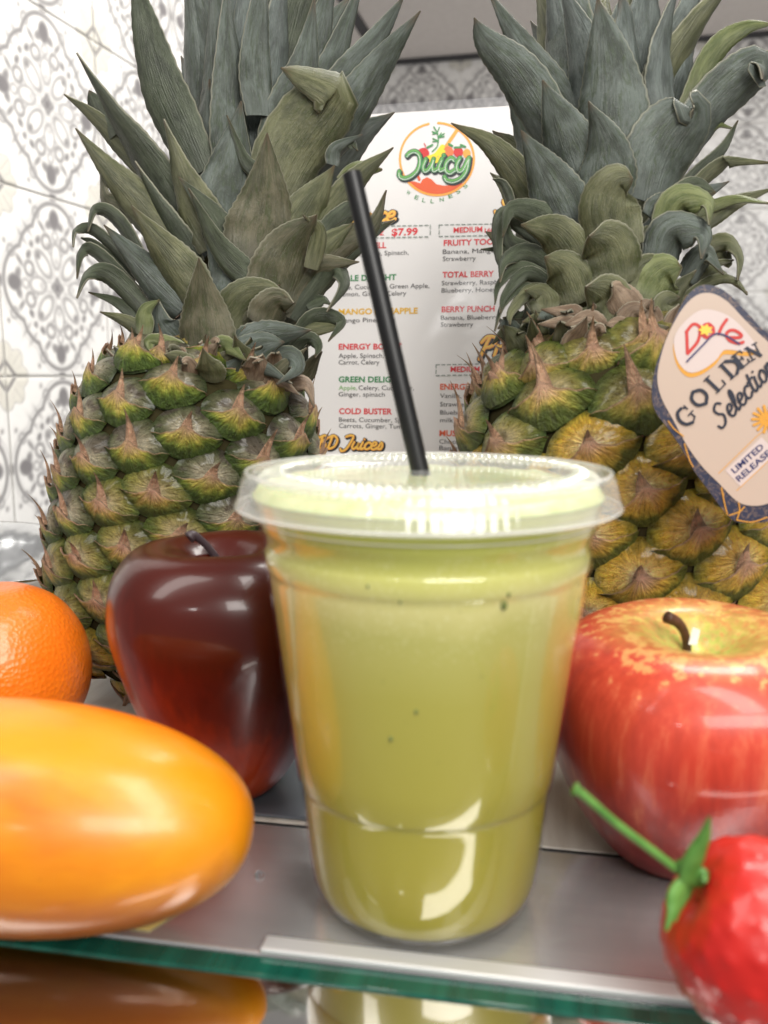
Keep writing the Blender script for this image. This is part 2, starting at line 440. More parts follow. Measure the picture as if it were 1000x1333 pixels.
def put(s, px, py, wpx, ink, bold=False, h=None, right=False, name=None):
    x, y = MP.uv(px, py); x2, _ = MP.uv(px+(-wpx if right else wpx), py)
    hpx = h or (7.6 if bold else 6.1)
    _, y2 = MP.uv(px, py-hpx)
    me = text_mesh(s, abs(x2-x), y2-y, .028 if bold else .0, align='RIGHT' if right else 'LEFT')
    o = obj(name or ('heading' if bold else 'text_line'), me, INK[ink], menu); o.location = (x, y, .0002); return o
L = 441
rows = [('KALE DELIGHT', 442, 366, 74, 'green', 1), ('Kale, Cucumber, Green Apple,', 441, 377, 118, 'black', 0), ('Lemon, Ginger, Celery', 441, 386, 88, 'black', 0),
 ('MANGO PINEAPPLE', 441, 409.5, 103, 'yellow', 1), ('Mango Pineapple', 441, 420, 72, 'black', 0),
 ('ENERGY BOOST', L, 455, 82, 'red', 1), ('Apple, Spinach,', L, 466, 59, 'black', 0), ('Carrot, Celery', L, 474.5, 53, 'black', 0),
 ('GREEN DELIGHT', L, 497.5, 84, 'green', 1), ('Apple,', L, 507.6, 24, 'lime', 0), ('Celery, Cucumber,', L+26, 507.6, 72, 'black', 0), ('Ginger, spinach', L, 516, 60, 'black', 0),
 ('COLD BUSTER', L+.5, 538.7, 69, 'red', 1), ('Beets, Cucumber, Spinach,', L+.5, 549, 104, 'black', 0), ('Carrots, Ginger, Tumeric', L+.5, 557, 97, 'black', 0),
 ('GLOW WELL', L, 324.6, 62, 'red', 1), ('Carrot, Apple, Spinach,', L, 334, 91, 'black', 0),
 ('FRUITY TOOTY', 577.6, 320, 80, 'red', 1), ('Banana, Mango,', 576.5, 330.7, 71, 'black', 0), ('Strawberry', 576.5, 340, 43, 'black', 0),
 ('TOTAL BERRY', 576, 361.4, 67, 'red', 1), ('Strawberry, Raspberry,', 575, 371.5, 92, 'black', 0), ('Blueberry, Honey', 575, 381, 71, 'black', 0),
 ('BERRY PUNCH', 575, 406.4, 69, 'red', 1), ('Banana, Blueberry,', 574, 416.5, 77, 'black', 0), ('Strawberry', 574, 425.5, 42, 'black', 0),
 ('ENERGY BOWL', 573, 507, 74, 'orange', 1), ('Vanilla, whey,', 573, 518, 54, 'black', 0), ('Strawberry,', 573, 529, 45, 'black', 0), ('Blueberry,', 573, 539.6, 42, 'black', 0), ('milk', 573, 549.7, 17, 'black', 0),
 ('MUSCLE', 572, 567.4, 42, 'orange', 1), ('Chocolate', 572, 577.5, 40, 'black', 0), ('Banana,', 572, 586, 33, 'black', 0)]
for s, x, y, wd, ink, b in rows: put(s, x, y, wd, ink, bool(b))
for s, x, y, wd, ink, b in [('STRAWBERRY', 394, 410, 68, 'red', 1), ('WATERMELON', 398, 421, 70, 'red', 1), ('KALE', 402, 455, 26, 'green', 1), ('Kale, mango,', 387, 466, 52, 'black', 0), ('Apple, spinach', 398, 475, 60, 'black', 0),
 ('GINGER', 390, 497.5, 42, 'yellow', 1), ('Apple, cucumber,', 393, 507.6, 66, 'black', 0), ('pineapple', 365, 516, 40, 'black', 0), ('BOOST', 407, 538, 36, 'red', 1), ('Carrot, Beet,', 408, 548, 52, 'black', 0)]:
    put(s, x, y, wd, ink, bool(b), right=True)
put('$7.99', 510, 306.8, 34, 'red', True, h=9.4); put('16 OZ', 478, 306.8, 22, 'red', True, h=6)
put('MEDIUM', 590.5, 303, 37.5, 'red', True, h=7); put('16OZ', 631, 302.8, 22, 'red', True, h=5.6)
put('MEDIUM', 586.5, 484, 38, 'red', True, h=7); put('16OZ', 627, 484, 17, 'red', True, h=5.4); put('$8.99', 652, 483, 34, 'red', True, h=9)
def dash_box(x0, y0, x1, y1):
    segs = []
    def ln(ax_, ay_, bx_, by_):
        A = MP.uv(ax_, ay_); B = MP.uv(bx_, by_); Ld = math.hypot(B[0]-A[0], B[1]-A[1]); n_ = max(2, int(Ld/.0034))
        for i in range(n_):
            t, t2 = i/n_, (i+.6)/n_
            segs.append([(A[0]+(B[0]-A[0])*t, A[1]+(B[1]-A[1])*t), (A[0]+(B[0]-A[0])*t2, A[1]+(B[1]-A[1])*t2)])
    sl = -.02
    ln(x0, y0, x1, y0+(x1-x0)*sl); ln(x0, y1, x1, y1+(x1-x0)*sl); ln(x0, y0, x0, y1); ln(x1, y0+(x1-x0)*sl, x1, y1+(x1-x0)*sl)
    obj('dashed_frame', ribbon(segs, .0005, .0002), INK['dash'], menu)
dash_box(330, 298, 560.5, 313); dash_box(572, 293, 800, 308); dash_box(568, 475, 800, 489)
def title(s, px, py, wpx, hpx, right=False):
    P, W = script(s, 1.0); x, y = MP.uv(px, py); x2, _ = MP.uv(px+(-wpx if right else wpx), py); _, y2 = MP.uv(px, py-hpx)
    xh = (y2-y)/1.9; sx = abs(x2-x)/W
    P = [[(a*sx, b*xh) for a, b in p] for p in P]
    if right: x = x2
    P = xf(P, x, y)
    wd = xh*.36
    t = obj('script_title', ribbon(xf(P, .0007, -.0006), wd*1.75, .00012, eps=1e-6), INK['dark'], menu)
    obj('lettering', ribbon(P, wd*1.45, .00022, eps=1e-6), INK['dark'], t)
    obj('lettering_fill', ribbon(P, wd*.95, .00032, eps=1e-6), INK['tan'], t)
    obj('lettering_shine', ribbon(xf(P, -.0001, wd*.15), wd*.35, .00042, eps=1e-6), INK['pale'], t)
title('Cool Juice', 514, 288, 116, 23, right=True)
title('Smoothies', 645, 279, 118, 21)
title('Protein', 622, 463, 92, 25)
title('CBD Juices', 401, 583.5, 97, 17)
# round logo
logo = empty('logo', (0, 0, 0)); logo.parent = menu; LOC = {}
lg = lambda X, Y: MP.uv(500+X/7.69, 150+Y/7.69)
LU = (MP.uv(600, 200)[0]-MP.uv(500, 200)[0])/100/7.69       # metres per logo unit
ring = lambda a0, a1, rx=370, ry=362: [lg(530+rx*math.cos(math.radians(a)), 440-ry*math.sin(math.radians(a))) for a in np.linspace(a0, a1, 16)]
obj('ring', ribbon([ring(103, 215), ring(215, 345), ring(-15, 88)], 22*LU, .0002, n=60), INK['tan'], logo)
obj('orange_straw', ribbon([[lg(745, 130), lg(590, 360)]], 36*LU, .00025), INK['tan'], logo)
sp_ = [(225, 672), (300, 662), (365, 682), (385, 645), (430, 620), (480, 645), (525, 692), (600, 706), (700, 700), (790, 680)]
sp_ += [(530+358*math.cos(math.radians(a)), 440-350*math.sin(math.radians(a))) for a in range(-50, -146, -8)]
obj('juice_splash', poly('juice_splash', [lg(*p) for p in sp_], .00022), INK['orange'], logo)
obj('droplet', ribbon([[lg(343, 615), lg(355, 645)]], 26*LU, .0003), INK['orange'], logo)
def disc(X, Y, r, ink, z, nm, sy=1):
    obj(nm, poly(nm, [lg(X+r*math.cos(a), Y+r*sy*math.sin(a)) for a in np.linspace(0, 2*PI, 21)[:-1]], z), INK[ink], logo)
disc(830, 385, 40, 'tan', .00026, 'orange_slice', 1.2); disc(640, 370, 58, 'peach', .0003, 'peach'); disc(395, 385, 60, 'berry', .00035, 'apple', .95)
disc(745, 370, 48, 'berry', .00035, 'berry', 1.1)
obj('banana', ribbon([[lg(430, 440), lg(520, 400), lg(585, 320)], [lg(480, 460), lg(560, 440), lg(590, 370)]], 50*LU, .0004), INK['banana'], logo)
obj('leafy_stalk', ribbon([[lg(485, 365), lg(535, 310), lg(545, 230), lg(530, 170), lg(500, 118)], [lg(535, 175), lg(555, 125)], [lg(530, 185), lg(485, 165)], [lg(545, 225), lg(605, 185)], [lg(545, 225), lg(605, 215)],
   [lg(545, 225), lg(575, 180)], [lg(545, 260), lg(490, 235)], [lg(545, 262), lg(490, 265)], [lg(535, 180), lg(490, 190)]], 12*LU, .00045), INK['leaf'], logo)
obj('leaf_print', ribbon([[lg(435, 325), lg(485, 300)], [lg(650, 290), lg(685, 310)], [lg(770, 300), lg(815, 318)], [lg(710, 325), lg(770, 325)]], 20*LU, .0005), INK['leaf'], logo)
obj('apple_stem', ribbon([[lg(410, 340), lg(418, 310), lg(403, 285)]], 9*LU, .0005), INK['berry'], logo)
J = [[(232, 405), (262, 375), (310, 362), (352, 395), (362, 470), (330, 560), (260, 618), (195, 632), (152, 605), (155, 565)],
     [(420, 440), (393, 510), (402, 556), (440, 548), (480, 490), (498, 440)], [(498, 440), (482, 510), (500, 556), (545, 530)], [(580, 440), (552, 510), (562, 553), (610, 535)], [(600, 403)],
     [(705, 452), (668, 428), (622, 480), (618, 548), (660, 578), (715, 545)], [(760, 430), (728, 500), (745, 558), (792, 540), (842, 440)], [(852, 428), (832, 540), (780, 622), (700, 662), (630, 652), (606, 618)]]
JP = [[lg(*p) for p in q] for q in J]
obj('word_shadow', ribbon(xf(JP, 12*LU, -16*LU), 52*LU, .00040, n=24, eps=2e-6), INK['dark'], logo)
obj('word_outline', ribbon(JP, 50*LU, .00044, n=24, eps=2e-6), INK['dark'], logo)
obj('word_green', ribbon(JP, 42*LU, .00048, n=24, eps=2e-6), INK['leaf'], logo)
obj('word_shine', ribbon(xf(JP, 0, -14*LU), 5*LU, .00056, n=24, eps=2e-6), INK['white'], logo)
obj('word_light', ribbon(xf(JP, -2*LU, 9*LU), 14*LU, .00052, n=24, eps=2e-6), INK['lime'], logo)
for ch, X, Y, a in zip('WELLNESS', (238, 322, 400, 485, 580, 672, 755, 832), (762, 815, 848, 860, 848, 815, 772, 718), (-34, -22, -12, -3, 8, 20, 32, 42)):
    o = obj('letter', text_mesh(ch, 34*LU if ch in 'L' else 40*LU, 40*LU, .01), INK['leaf'], logo)
    x, y = lg(X-20, Y+20); o.location = (x, y, .0002); o.rotation_euler = (0, 0, math.radians(a))

# small unseen lamp, added in the mirror direction to put glare on the laminate
g = MP.O+MP.r*0; P_ = Vector(MP.M @ Vector((*MP.uv(580, 385), 0))); vdir = (P_-Vector((0, 0, CAMZ))).normalized()
rd = vdir-2*vdir.dot(MP.n)*MP.n
dl = area('glare_lamp', P_+rd*2.4, P_, .08, .08, 1.3, (1, .98, .95))

# ------------------------------------------------------------------ pineapples
def mk_eye(seed, pal):
    r = random.Random(seed); rings, seg = 11, 44; vs = [(0, 0, 0)]; cs = []; fs = []
    def H(x, y, rho, th):
        h = .34*(1-rho**3.0)
        h += .05*math.exp(-((x)**2+(y-.35)**2)/.12)-.10*math.exp(-(x*x+(y-.12)**2)/.02)
        h += .030*math.cos(th*17+seed+3*rho)*rho**1.5*(1-rho**8)
        h += .030*noise.noise(Vector((x*3, y*3, seed)))
        return h-.06
    def Cc(x, y, rho, th):
        nn = noise.noise(Vector((x*2.2+seed, y*2.2, 3.1*seed))); n2 = noise.noise(Vector((math.cos(th)*5, math.sin(th)*5, seed+rho*1.2)))
        t = min(1, max(0, rho+.18*nn+.10*n2))
        stops = pal['dome']
        for i in range(len(stops)-1):
            if t <= stops[i+1][0]:
                q = (t-stops[i][0])/(stops[i+1][0]-stops[i][0]); a, b = stops[i][1], stops[i+1][1]
                c = [a[j]*(1-q)+b[j]*q for j in range(3)]; break
        if y > .1 and nn > .12: c = [c[j]*(1-pal['patch'])+pal['patchc'][j]*pal['patch'] for j in range(3)]
        return c
    vs[0] = (0, 0, H(0, 0, 0, 0)); cs.append(Cc(0, 0, 0, 0))
    for j in range(1, rings+1):
        rho = (j/rings)**.9
        for i in range(seg):
            th = 2*PI*i/seg; c, s_ = math.cos(th), math.sin(th)
            R = 1/((abs(c)/1.0)**1.7+(abs(s_)/.90)**1.7)**(1/1.7)*(1+.03*noise.noise(Vector((c*2, s_*2, seed*1.7))))
            x, y = c*R*rho, s_*R*rho
            vs.append((x, y, H(x, y, rho, th))); cs.append(Cc(x, y, rho, th))
    for i in range(seg): fs.append((0, 1+i, 1+(i+1) % seg))
    for j in range(rings-1):
        for i in range(seg):
            a = 1+j*seg; k = (i+1) % seg; fs.append((a+i, a+seg+i, a+seg+k, a+k))
    return mesh('eye', vs, fs, cols=cs)
def mk_bract(seed, pal, spike):
    """fleshy lower flap with a dry lip and a spike that rises over the eye"""
    r = random.Random(seed+99); U, V = 30, 9; vs = []; cs = []; fs = []
    lean = r.uniform(-.25, .25)
    def base_h(x, y):
        c = (abs(x)/1.02)**1.7+(abs(y)/.92)**1.7
        return .34*(1-min(c, 1.3)**(3.0/1.7))-.06
    for j in range(V+1):
        t = j/V
        for i in range(U+1):
            x = -1.04+2.08*i/U; ax_ = abs(x)
            low = -.90*max(0, 1-(ax_/1.06)**1.6)**(1/1.6)
            hi = -.10-.06*ax_+.24*math.exp(-(x/.24)**2)+.05*noise.noise(Vector((x*5, seed, 0)))+.16*max(0, ax_-.75)
            y = low+(hi-low)*t
            z = base_h(x, y)+.050+.17*t*t*(1-ax_*.5)+.10*math.exp(-(x/.25)**2)*t+.02*noise.noise(Vector((x*8, y*2, seed)))
            z += .03*math.cos(math.atan2(y-.1, x+.001)*18)*.5*(1-t)*.6
            z += .035*noise.noise(Vector((math.atan2(y-.1, x)*5, seed, t*1.5)))
            vs.append((x, y, z))
            d = math.hypot(x*1.0, (y-.05)*1.25); nn = noise.noise(Vector((x*3, y*3, seed+7))); ang = noise.noise(Vector((math.atan2(y-.1, x)*4, seed, 0)))
            q = min(1, max(0, d*1.15+.22*nn+.20*ang))
            st = pal['bract']
            for m in range(len(st)-1):
                if q <= st[m+1][0]:
                    g_ = (q-st[m][0])/(st[m+1][0]-st[m][0]); a, b = st[m][1], st[m+1][1]; c = [a[e]*(1-g_)+b[e]*g_ for e in range(3)]; break
            if t > .93: c = [.60, .38, .26]
            cs.append(c)
    for j in range(V):
        for i in range(U): a = j*(U+1)+i; fs.append((a, a+1, a+U+2, a+U+1))
    # lip underside
    b = len(vs)
    for i in range(U+1):
        x, y, z = vs[V*(U+1)+i]; vs.append((x, y-.03, z-.10)); cs.append([.18, .10, .06])
    for i in range(U): a = V*(U+1)+i; fs.append((a, a+1, b+i+1, b+i))
    # spike
    K, S = 9, 8; b = len(vs); bend = r.uniform(.1, .5)
    for k in range(K+1):
        t = k/K; wd = .21*(1-t)**1.1+.014; cy = .02+spike*t*(1-.15*t); cz = .42+.13*t+bend*t*t; cx = lean*t*t*.6
        for i in range(S):
            a = 2*PI*i/S; vs.append((cx+wd*math.cos(a), cy-.10*(1-t), cz+wd*.42*math.sin(a)-.06*(1-t)))
            cc = [.66, .42, .28] if t < .6 else [.38, .25, .16]
            f = .75+.5*(i % 3)/2; cs.append([e*f for e in cc])
    for k in range(K):
        for i in range(S): j = (i+1) % S; fs.append((b+k*S+i, b+k*S+j, b+(k+1)*S+j, b+(k+1)*S+i))
    return mesh('bract', vs, fs, cols=cs)
green = dict(dome=[(0, (.66, .60, .44)), (.35, (.42, .38, .26)), (.65, (.20, .20, .11)), (.85, (.10, .12, .05)), (1.01, (.035, .065, .012))], patch=.6, patchc=(.14, .10, .095),
             bract=[(0, (.68, .44, .30)), (.30, (.66, .50, .22)), (.58, (.60, .54, .10)), (.80, (.24, .32, .04)), (1.01, (.06, .11, .015))])
mid = dict(dome=[(0, (.62, .52, .32)), (.35, (.46, .38, .16)), (.65, (.28, .26, .06)), (.87, (.13, .17, .03)), (1.01, (.045, .09, .012))], patch=.25, patchc=(.10, .07, .04),
           bract=[(0, (.74, .46, .34)), (.36, (.70, .48, .24)), (.62, (.62, .48, .11)), (.84, (.28, .30, .05)), (1.01, (.08, .12, .015))])
gold = dict(dome=[(0, (.80, .66, .46)), (.25, (.78, .54, .18)), (.65, (.74, .45, .05)), (.88, (.46, .36, .035)), (1.01, (.10, .13, .016))], patch=.2, patchc=(.34, .20, .10),
            bract=[(0, (.74, .44, .32)), (.3, (.70, .44, .22)), (.6, (.76, .47, .07)), (.88, (.50, .38, .045)), (1.01, (.10, .13, .015))])
def radial(k):
    o = k.n('ShaderNodeSeparateXYZ', {0: k.n('ShaderNodeTexCoord').outputs['Object']}); rn = k.n('ShaderNodeObjectInfo').outputs['Random']
    ang = k.math('ARCTAN2', k.math('SUBTRACT', o.outputs[1], .08), o.outputs[0])
    rho = k.math('POWER', k.math('ADD', k.math('POWER', o.outputs[0], 2.0), k.math('POWER', o.outputs[1], 2.0)), .5)
    v = k.n('ShaderNodeCombineXYZ', {0: k.math('MULTIPLY', ang, 4.5), 1: k.math('MULTIPLY', rho, 2.0), 2: k.math('MULTIPLY', rn, 40.0)}).outputs[0]
    return k.noise(v, 1.5, 6, .7, .3), rho
k = N('pineapple skin'); a = k.n('ShaderNodeVertexColor', layer_name='Col').outputs[0]
v = k.coord(rand=True); n1 = k.noise(v, 7, 6, .65); n2 = k.noise(v, 26, 4, .7); fibre, rho = radial(k)
c = k.mix(.85, a, k.ramp(n1, [(.32, (.85, .80, .70)), (.5, (1.35, 1.35, 1.35)), (.72, (1.9, 1.85, 1.8))]), 'MULTIPLY')
c = k.mix(.7, c, k.ramp(fibre, [(.34, (.80, .74, .64)), (.5, (1.2, 1.2, 1.2)), (.68, (1.8, 1.75, 1.7))]), 'MULTIPLY')
c = k.mix(k.ramp(n2, [(.60, (0, 0, 0)), (.70, (.6,)*3)]), c, (.50, .46, .36))
k.set(Base_Color=c, Roughness=k.ramp(n1, [(.3, (.22,)*3), (.7, (.48,)*3)]), Specular_IOR_Level=.75, Coat_Weight=.25, Coat_Roughness=.15)
k.bump(k.math('ADD', n2, k.math('MULTIPLY', fibre, 1.6)), .9, .10); M_SKIN = k.m
k = N('dry bract'); a = k.n('ShaderNodeVertexColor', layer_name='Col').outputs[0]
v = k.coord(rand=True); n1 = k.noise(v, 5, 6, .65); fibre, rho = radial(k)
c = k.mix(.8, a, k.ramp(n1, [(.3, (.85, .78, .68)), (.55, (1.25, 1.25, 1.25)), (.75, (1.6, 1.5, 1.45))]), 'MULTIPLY')
c = k.mix(.75, c, k.ramp(fibre, [(.34, (.76, .62, .52)), (.5, (1.25, 1.2, 1.15)), (.68, (1.8, 1.7, 1.6))]), 'MULTIPLY')
k.set(Base_Color=c, Roughness=.5, Specular_IOR_Level=.45).bump(k.math('ADD', fibre, k.math('MULTIPLY', n1, .6)), .9, .11); M_BRACT = k.m
M_CORE = plain('pineapple core green', (.030, .026, .012), 1.0, Specular_IOR_Level=.0)
EYES = {}
for nm, pal in (('green', green), ('mid', mid), ('gold', gold)):
    EYES[nm] = [(mk_eye(i*3+1, pal), mk_bract(i*3+2, pal, sp2*(.62 if nm == 'gold' else 1))) for i, sp2 in enumerate((.95, .8, 1.15, .6, .9))]
def body(root, R, H, n, pick, squash=1.0, phase=0.0, size=1.0):
    def rad(t):
        u = 2*t-1.0; return R*max(0, 1-abs(u)**(3.5 if u > 0 else 3.0))**(1/2.2)
    prof = [(max(.0005, rad(t)-.0035), H*t) for t in np.linspace(0, 1, 30)]
    obj('core', lathe('core', prof, 40), M_CORE, root)
    # equal-area spacing along the height
    ts = np.linspace(.012, .985, 400); ar = np.array([max(rad(t), .55*R) for t in ts]); cum = np.cumsum(ar); cum /= cum[-1]
    area_each = sum(2*PI*max(rad(t), .55*R)*H*(ts[1]-ts[0]) for t in ts)/n
    sz = math.sqrt(area_each)*.655*size
    GA = PI*(3-math.sqrt(5))
    for i in range(n+22):
        t = float(np.interp((i+.5)/n, cum, ts)); a = phase+i*GA
        if i >= n: t = (.935 if i < n+13 else .975); a = phase+.3+(i-n)*2*PI/(13 if i < n+13 else 9)
        r = rad(t); d = (rad(min(t+.01, .999))-rad(t-.01))/(.02*H)
        outw = Vector((math.cos(a), math.sin(a), 0)); up = Vector((0, 0, 1))
        nrm = (outw-up*d).normalized(); yv = (up+outw*d).normalized(); xv = yv.cross(nrm)
        p = outw*(r-.0035)+up*(H*t)
        kx = sz*(1.06)*rnd.uniform(.96, 1.04); ky = sz*rnd.uniform(.96, 1.05)*squash; kz = sz*rnd.uniform(.85, 1.1)
        if r < .5*R: kx *= .8; ky *= .8
        if i >= n: kx *= .85; ky *= .85; nrm = (nrm*.6+outw*.8).normalized(); xv = up.cross(nrm).normalized(); yv = nrm.cross(xv)
        M = Matrix.Identity(4)
        rot = rnd.uniform(-.16, .16); xr = xv*math.cos(rot)+yv*math.sin(rot); yr = yv*math.cos(rot)-xv*math.sin(rot)
        for q in range(3): M[q][0], M[q][1], M[q][2], M[q][3] = xr[q]*kx, yr[q]*ky, nrm[q]*kz, p[q]
        e_me, b_me = rnd.choice(EYES[pick(t, a)])
        e = obj('eye', e_me, M_SKIN, root, mat4=M)
        obj('bract', b_me, M_BRACT, e)
# leaves
def leafmat(name, c1, c2, c3, c4):
    k = N(name); uv = k.coord((1, 1, 1), 'UV')
    lo = k.n('ShaderNodeObjectInfo').outputs['Random']
    off = k.n('ShaderNodeCombineXYZ', {0: 0.0, 1: k.math('MULTIPLY', lo, 23.0), 2: k.math('MULTIPLY', lo, 51.0)}).outputs[0]
    vv = k.n('ShaderNodeVectorMath', {0: uv, 1: off}, operation='ADD').outputs[0]
    st = k.noise(k.n('ShaderNodeMapping', {0: vv, 'Scale': (14, 1.1, 1)}).outputs[0], 2.4, 5, .6)
    pt = k.noise(k.n('ShaderNodeMapping', {0: vv, 'Scale': (2.2, 2.6, 1)}).outputs[0], 1.6, 6, .68, .4)
    pt2 = k.noise(k.n('ShaderNodeMapping', {0: vv, 'Scale': (5, 3, 1)}).outputs[0], 2.6, 6, .75, .8)
    c = k.ramp(pt, [(.40, tuple(x*.75 for x in c1)), (.60, tuple(x*1.12 for x in c2))])
    c = k.mix(k.ramp(pt2, [(.50, (0, 0, 0)), (.64, (.75,)*3)]), c, c3)
    c = k.mix(k.ramp(k.math('ADD', pt2, k.math('MULTIPLY', pt, .35)), [(.80, (0, 0, 0)), (.92, (.6,)*3)]), c, c4)
    c = k.mix(.55, c, k.ramp(st, [(.3, (.80, .80, .78)), (.5, (1, 1, 1)), (.7, (1.18, 1.18, 1.15))]), 'MULTIPLY')
    fl = k.noise(k.n('ShaderNodeMapping', {0: vv, 'Scale': (9, 9, 1)}).outputs[0], 5, 5, .8)
    c = k.mix(k.ramp(fl, [(.56, (0, 0, 0)), (.70, (.55,)*3)]), c, (.20, .20, .17))
    c = k.mix(k.ramp(fl, [(.28, (.75,)*3), (.40, (0, 0, 0))]), c, (.035, .040, .018))
    tt = k.n('ShaderNodeSeparateXYZ', {0: k.n('ShaderNodeVertexColor', layer_name='Col').outputs[0]})
    tipf = k.math('ADD', tt.outputs[0], k.math('MULTIPLY', k.math('SUBTRACT', pt, .5), .5))
    c = k.mix(k.ramp(tipf, [(.88, (0, 0, 0)), (1.0, (.85,)*3)]), c, (.085, .055, .030))
    c = k.mix(k.ramp(k.math('ADD', tt.outputs[0], k.math('MULTIPLY', pt2, .2)), [(.10, (.6,)*3), (.32, (0, 0, 0))]), c, c4)
    # pale dry rim along both edges
    x = k.n('ShaderNodeSeparateXYZ', {0: uv}).outputs[0]
    e = k.math('ABSOLUTE', k.math('SUBTRACT', x, .5)); c = k.mix(k.ramp(e, [(.470, (0, 0, 0)), (.497, (.6,)*3)]), c, (.30, .29, .22))
    k.set(Base_Color=c, Roughness=.38, Specular_IOR_Level=.45)
    k.bump(k.math('ADD', st, k.math('MULTIPLY', fl, .6)), .55, .0014)
    return k.m
D = .66
_lm = leafmat
leafmat = lambda n, *cs: _lm(n, *[tuple(x*D for x in c) for c in cs])
LEAFM = dict(
    g=leafmat('leaf grey green', (.085, .105, .085), (.150, .180, .160), (.055, .085, .030), (.20, .23, .21)),
    d=leafmat('leaf dark green', (.050, .065, .035), (.095, .115, .070), (.030, .050, .012), (.15, .17, .13)),
    b=leafmat('leaf brown green', (.115, .115, .060), (.18, .165, .105), (.06, .085, .020), (.22, .21, .17)),
    y=leafmat('leaf yellow green', (.15, .19, .055), (.24, .27, .11), (.09, .14, .03), (.30, .30, .20)),
    s=leafmat('leaf bluish bloom', (.115, .140, .130), (.185, .220, .205), (.075, .100, .070), (.26, .29, .27)),
    o=leafmat('leaf olive', (.115, .125, .055), (.19, .195, .10), (.07, .09, .02), (.25, .25, .16)),
    k=leafmat('leaf dry', (.30, .20, .13), (.42, .31, .22), (.16, .10, .06), (.45, .38, .28)))
def leaf(root, inv, pts3, wmax, kind, seedv, wide=.28, blunt=0.0, axis=None, name='leaf'):
    r = random.Random(seedv); n = 30; C = catmull(pts3, n); cols_ = 6; vs = []; uv = []; fs = []; tc_ = []
    roll0, roll1 = r.uniform(-.25, .25), r.uniform(-.6, .6)
    Lt = sum((C[i+1]-C[i]).length for i in range(n)); acc = 0
    side_prev = None
    cup = r.uniform(.22, .38)
    for layer in (0, 1):
        acc = 0
        for kx in range(n+1):
            if kx: acc += (C[kx]-C[kx-1]).length
            t = kx/n; c = C[kx]; T = (C[min(kx+1, n)]-C[max(kx-1, 0)]).normalized()
            out = Vector((0, -1, .0))
            if axis is not None:
                o2 = c-axis; o2.z = 0
                if o2.length > 1e-4: out = (out*.75+o2.normalized()*.4)
            nrm = (out-T*out.dot(T))
            if nrm.length < .25: nrm = (Vector((0, -.6, -.8))-T*Vector((0, -.6, -.8)).dot(T))
            nrm.normalize(); rl = roll0+(roll1-roll0)*t; side = T.cross(nrm); nr = nrm*math.cos(rl)+side*math.sin(rl); side = T.cross(nr)
            wprof = (.80+.20*math.sin(min(1, t/wide)*PI/2)) if t < wide else max(0, 1-((t-wide)/(1-wide))**(1.22+2.2*blunt))**(1.12-.55*blunt)
            wd = wmax/2*wprof+.00025
            for q in range(cols_+1):
                s_ = q/cols_*2-1
                ser = 1+(.022*(1 if (kx % 2) else -1) if abs(s_) == 1 else 0)*(1-blunt)
                wav = .035*math.sin(kx*.75)*abs(s_)*wd
                p = c+side*(s_*wd*ser)-nr*(cup*s_*s_*wd)+nr*wav
                if layer: p = p-nr*(.0007+.0009*(1-abs(s_))*(1-t))
                vs.append(inv @ p); uv.append((q/cols_, acc/.06)); tc_.append((t, abs(s_), layer))
    m = cols_+1; b = (n+1)*m
    for kx in range(n):
        for q in range(cols_):
            a = kx*m+q; fs.append((a, a+1, a+m+1, a+m)); fs.append((b+a+1, b+a, b+a+m, b+a+m+1))
        a = kx*m; fs.append((a, a+m, b+a+m, b+a)); a += cols_; fs.append((a+m, a, b+a, b+a+m))
    return obj(name, mesh(name, vs, fs, uvs=uv, cols=tc_), LEAFM[kind], root)
def crown(root, conv, Yc, spec, unit, fill):
    """traced leaves, back to front; each: pts, width, kind, depth(-1 back..1 front), tip reach towards viewer"""
    bpy.context.view_layer.update(); inv = root.matrix_world.inverted()
    for i, sp1 in enumerate(spec):
        pts, wd, kind, dep, reach = sp1[:5]; bl = sp1[5]*.5 if len(sp1) > 5 else 0
        P3 = []
        m = len(pts)-1
        for j, p in enumerate(pts):
            px, py = conv(*p); Y = Yc-dep*.026-reach*(j/m)**1.5
            P3.append(at(px, py, Y))
        leaf(root, inv, P3, wd*unit*pxm(Yc)*(1.04 if wd > 60 else 1), kind, 100+i, blunt=bl, axis=at(*conv(*fill[0]), Yc))
def fill_leaves(root, base, top, Yc, n, rad_, L0, L1, kinds, seed):
    """untraced leaves round the back of the crown, spiralling up the stalk"""
    inv = root.matrix_world.inverted(); r = random.Random(seed); A = Vector(base); B = Vector(top); ax_ = (B-A)
    for i in range(n):
        a = i*2.39996+seed; t = i/n
        d = Vector((math.cos(a), math.sin(a)*.9, 0))
        d.y = abs(d.y)*.8+.1
        if d.x < 0: d.x *= .65
        Ln = L0+(L1-L0)*t; e = .5+1.0*t
        p0 = A+ax_*t*.45+d*rad_*(1-.5*t); up = ax_.normalized()
        p1 = p0+d*Ln*.35*math.cos(e)+up*Ln*.4; p2 = p0+d*Ln*(.75*math.cos(e)+.05)+up*Ln*(.72+.1*t); p3 = p2+d*Ln*(.25*math.cos(e)+.06)+up*Ln*(.12+.12*t)
        leaf(root, inv, [p0, p1, p2, p3], r.uniform(.024, .032)*(1 if t > .3 else .7), r.choice(kinds), 900+i+seed, axis=A)

